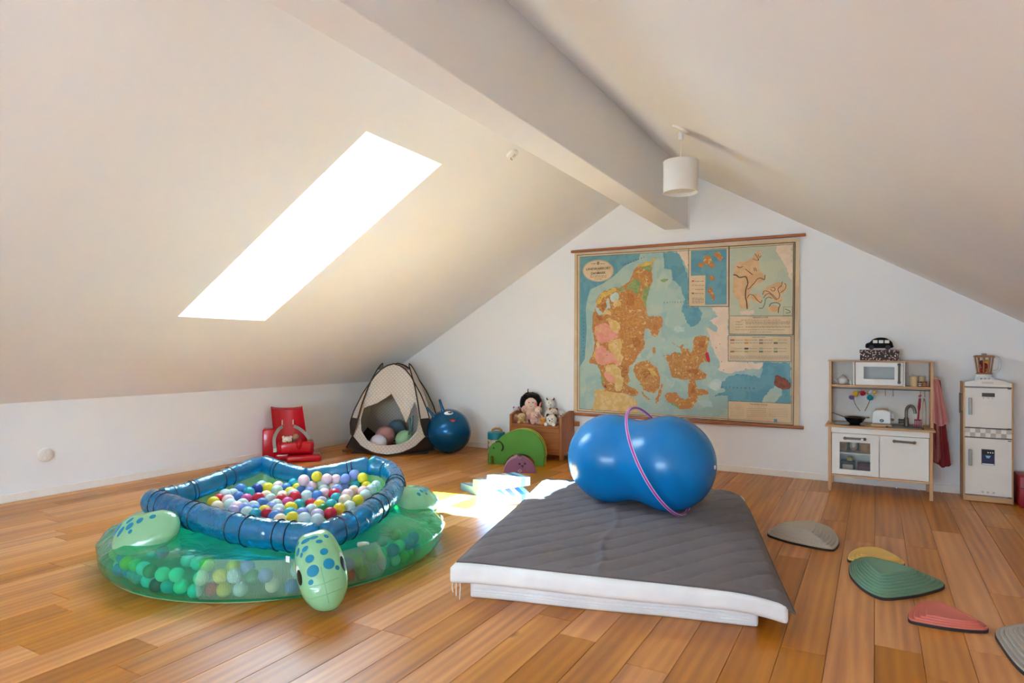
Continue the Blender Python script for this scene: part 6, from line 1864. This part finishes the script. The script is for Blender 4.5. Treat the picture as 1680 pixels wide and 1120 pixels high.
frame_line([(203+81*math.cos(2*PI*k/28), 244+56*math.sin(2*PI*k/28)) for k in range(28)], .002)
# small print too fine to read: rows of thin ink
rows = MB().mark(x=MI); rr_ = random.Random(4)
def ink_row(x0, x1, Y, h=2.2, gap=7):
    X = x0
    while X < x1:
        w = rr_.uniform(5, 16); a = mp_(X, Y); b = mp_(min(X+w, x1), Y+h); y = -.0215-.0004*11
        rows.add([(a.x, y, a.z), (b.x, y, a.z), (b.x, y, b.z), (a.x, y, b.z)], [(0, 1, 2, 3)])
        X += w+rr_.uniform(2, gap*.5)
for Y in (519, 525, 531, 543, 549): ink_row(1000 if Y > 515 else 975, 1240, Y, 1.6)
for Y in (510,): ink_row(975, 1190, Y, 1.6)
for Y in (519, 533, 547): ink_row(945, 985, Y, 1.6)
ink_row(945, 1210, 562, 1.6); ink_row(1022, 1140, 574, 1.6)
for X in (942, 1018, 1097, 1176):
    for Y in (617, 633, 663, 679): ink_row(X, X+46, Y, 1.6)
for Y in (704, 709, 714, 719): ink_row(916, 1235, Y, 1.4)
for Y in (985, 995, 1005, 1015, 1025): 
    ink_row(918, 990, Y, 1.5); ink_row(1005, 1110, Y+3, 1.5); ink_row(1125, 1225, Y+6, 1.5)
for Y in (300, 322, 344, 366): ink_row(726, 774, Y, 1.6)
for Y in (392, 400, 408, 416): ink_row(710, 774, Y, 1.6)
for Y in (270, 278): ink_row(160, 248, Y, 1.5)
ink_row(182, 225, 288, 1.5); ink_row(165, 190, 206, 1.5); ink_row(215, 240, 206, 1.5)
ro = rows.build('small_print', P_LINE, wm, 0); ro['kind'] = 'stuff'
for X, Y in ((300, 480), (370, 560), (445, 590), (300, 640), (250, 700), (390, 480), (470, 300), (330, 760), (480, 800), (700, 700), (650, 800), (860, 640), (880, 780), (1010, 740), (905, 700), (840, 660), (450, 640), (360, 440), (215, 390), (500, 490), (1000, 775), (870, 735)):
    sheet('town_dot', [(X+2.6*math.cos(2*PI*k/8), Y+2.6*math.sin(2*PI*k/8)) for k in range(8)], P_RED if X > 800 else P_LINE, 6.5)
# river and road network, printed over the land
nw = MB().mark(x=MI); rn = random.Random(9)
for k in range(150):
    reg = rn.choice([(200, 440, 380, 880), (200, 440, 380, 880), (410, 520, 760, 880), (600, 780, 700, 820), (380, 470, 260, 480)])
    X, Y = rn.uniform(reg[0], reg[1]), rn.uniform(reg[2], reg[3]); a = rn.uniform(0, 6.28)
    for s_ in range(rn.randint(3, 7)):
        X2, Y2 = X+math.cos(a)*9, Y+math.sin(a)*9
        p, q_ = mp_(X, Y), mp_(X2, Y2); d = (q_-p).normalized(); sd = Vector((d.z, 0, -d.x))*.0013; y = -.0215-.0004*6
        nw.add([(v.x, y, v.z) for v in (p-sd, q_-sd, q_+sd, p+sd)], [(0, 1, 2, 3)])
        X, Y, a = X2, Y2, a+rn.uniform(-.8, .8)
no = nw.build('printed_network', mat('map_network_ink', (206, 170, 96), .7), wm, 0); no['kind'] = 'stuff'
# lettering
def letters(txt, X, Y, size, m_=P_LINE, rot=0, spacing=1.0, name='lettering', lay=12, bold=0):
    cu = bpy.data.curves.new(name, 'FONT'); cu.body = txt; cu.size = size; cu.align_x = 'CENTER'; cu.align_y = 'CENTER'; cu.space_character = spacing
    cu.resolution_u = 3; cu.offset = bold
    o = bpy.data.objects.new('tmp', cu); COL.objects.link(o)
    dg = bpy.context.evaluated_depsgraph_get(); me = bpy.data.meshes.new_from_object(o.evaluated_get(dg))
    bpy.data.objects.remove(o); me.materials.clear(); me.materials.append(m_)
    ob = bpy.data.objects.new(name, me); COL.objects.link(ob); ob.parent = wm
    p = mp_(X, Y); p.y = -.0215-.0004*lay
    ob.matrix_local = MI @ Matrix.Translation(p) @ Matrix.Rotation(PI/2, 4, 'X') @ Matrix.Rotation(rot, 4, 'Z')
    return ob
letters('LANDSKABSKORT', 203, 233, .034, bold=.0008)
letters('OVER', 203, 245, .012)
letters('DANMARK', 203, 257, .034, bold=.0008)
letters('SKAGERRAK', 395, 192, .024, rot=.30, spacing=2.2)
letters('KATTEGAT', 612, 415, .024, spacing=2.0)
letters('ØSTERSØEN', 957, 877, .026, spacing=2.6)
letters('VESTERHAVET', 124, 600, .022, rot=PI/2, spacing=3.4)
letters('ISRANDSLINIER', 1080, 497, .020)
letters('FARVEFORKLARING', 1072, 604, .013)
letters('Topografisk Oversigt', 1070, 966, .018)
crest = MB().mark(x=MI)
p0 = mp_(203, 203)
for k in range(8):
    a = 2*PI*k/8; crest.add([(p0.x, -.0263, p0.z), (p0.x+.016*math.cos(a-.25), -.0263, p0.z+.020*math.sin(a-.25)), (p0.x+.016*math.cos(a+.25), -.0263, p0.z+.020*math.sin(a+.25))], [(0, 1, 2)])
crest.build('crest', P_LINE, wm, 0)

# ------------------------------------------------------------------ pendant lamp
LC = Vector((4.456, -2.150, 2.638))
lamp = thing('pendant_lamp', 'white drum pendant lamp hanging from the right roof slope', 'pendant lamp', LC)
M_LAMP = mat('white_lamp_metal', (236, 232, 226), .4, .02)
M_SHADE, n, p = base_mat('white_lampshade_fabric')
out = M_SHADE.node_tree.nodes['Material Output']
p.inputs['Base Color'].default_value = rgb(240, 236, 230); p.inputs['Roughness'].default_value = .9
tl = n.new('ShaderNodeBsdfTranslucent'); tl.inputs['Color'].default_value = rgb(240, 232, 220)
mx_ = n.new('ShaderNodeMixShader'); mx_.inputs[0].default_value = .3
n.link(p.outputs[0], mx_.inputs[1]); n.link(tl.outputs[0], mx_.inputs[2]); n.link(mx_.outputs[0], out.inputs['Surface'])
can = MB().lathe([(.0, -.022), (.030, -.022), (.058, -.014), (.062, 0)], 28).build('canopy', M_LAMP, lamp, 50)
can.rotation_euler = (0, TR, 0)
MB().lathe([(.014, -.075), (.017, -.070), (.017, -.025), (.010, -.015)], 14).build('cord_grip', M_LAMP, lamp, 50)
ztp, zbt = 2.418-LC.z, 2.212-LC.z
MB().tube([(0, 0, -.07), (0, 0, ztp+.005)], .0032, 8).build('cord', M_LAMP, lamp)
Rl = .112
MB().lathe([(Rl, ztp), (Rl, zbt), (Rl-.002, zbt), (Rl-.002, ztp), (Rl, ztp)], 48, cap=False).build('shade', M_SHADE, lamp, 50)
for z in (ztp, zbt): MB().tube([(Rl*math.cos(2*PI*k/48), Rl*math.sin(2*PI*k/48), z) for k in range(48)], .003, 6, closed=True).build('shade_ring', M_LAMP, lamp)
for k in range(3):
    a = 2*PI*k/3+.5; MB().tube([(0, 0, ztp+.002), (Rl*math.cos(a), Rl*math.sin(a), ztp)], .002, 6).build('spider_arm', M_LAMP, lamp)
MB().lathe([(.018, ztp+.022), (.020, ztp+.016), (.020, ztp-.045), (.016, ztp-.05)], 16).build('socket', M_LAMP, lamp, 50)
MB().ell((0, 0, ztp-.085), (.032, .032, .042), 16, 12).build('bulb', mat('opal_bulb', (238, 236, 230), .3), lamp, 80)
MB().lathe([(Rl-.004, zbt+.018), (Rl-.004, zbt+.020), (0, zbt+.020)], 40, cap=False).build('diffuser', M_SHADE, lamp, 50)

# ------------------------------------------------------------------ outlets
ol = thing('ceiling_outlet', 'round white lamp outlet cover on the left roof slope by the beam', 'ceiling outlet', PL(3.192/math.cos(TL), -2.202, 0))
ol.rotation_euler = (0, -TL, 0)
MB().lathe([(.048, 0), (.046, -.014), (.036, -.020), (0, -.021)], 28).build('cover', M_LAMP, ol, 50)
MB().tube([(-.022, .0, -.020), (-.030, 0, -.034), (-.020, 0, -.042)], .003, 6).build('hook', M_STEEL, ol)
MB().box(-.006, .016, -.012, .010, -.026, -.019, .001).build('terminal', mat('pale_grey_plastic', (200, 196, 190), .5), ol)
wo = thing('wall_socket', 'round white double wall socket on the left knee wall', 'wall socket', (0, -3.851, .320))
wo.rotation_euler = (0, PI/2, 0)
MB().lathe([(.052, 0), (.052, .016), (.046, .022), (0, .022)], 28).build('cover', M_LAMP, wo, 50)
for x in (-.021, .021):
    so2 = MB().lathe([(.0185, .021), (.0185, .024), (.016, .024), (.015, .017), (0, .017)], 20, (x, .012*(1 if x < 0 else -1), 0)).build('socket', mat('socket_white', (222, 218, 212), .4), wo, 40)
    for q_ in (-.006, .006): MB().lathe([(.0026, .0172), (.0026, .0178), (0, .0178)], 8, (x, .012*(1 if x < 0 else -1)+q_, 0)).build('pin_hole', M_INK, so2)
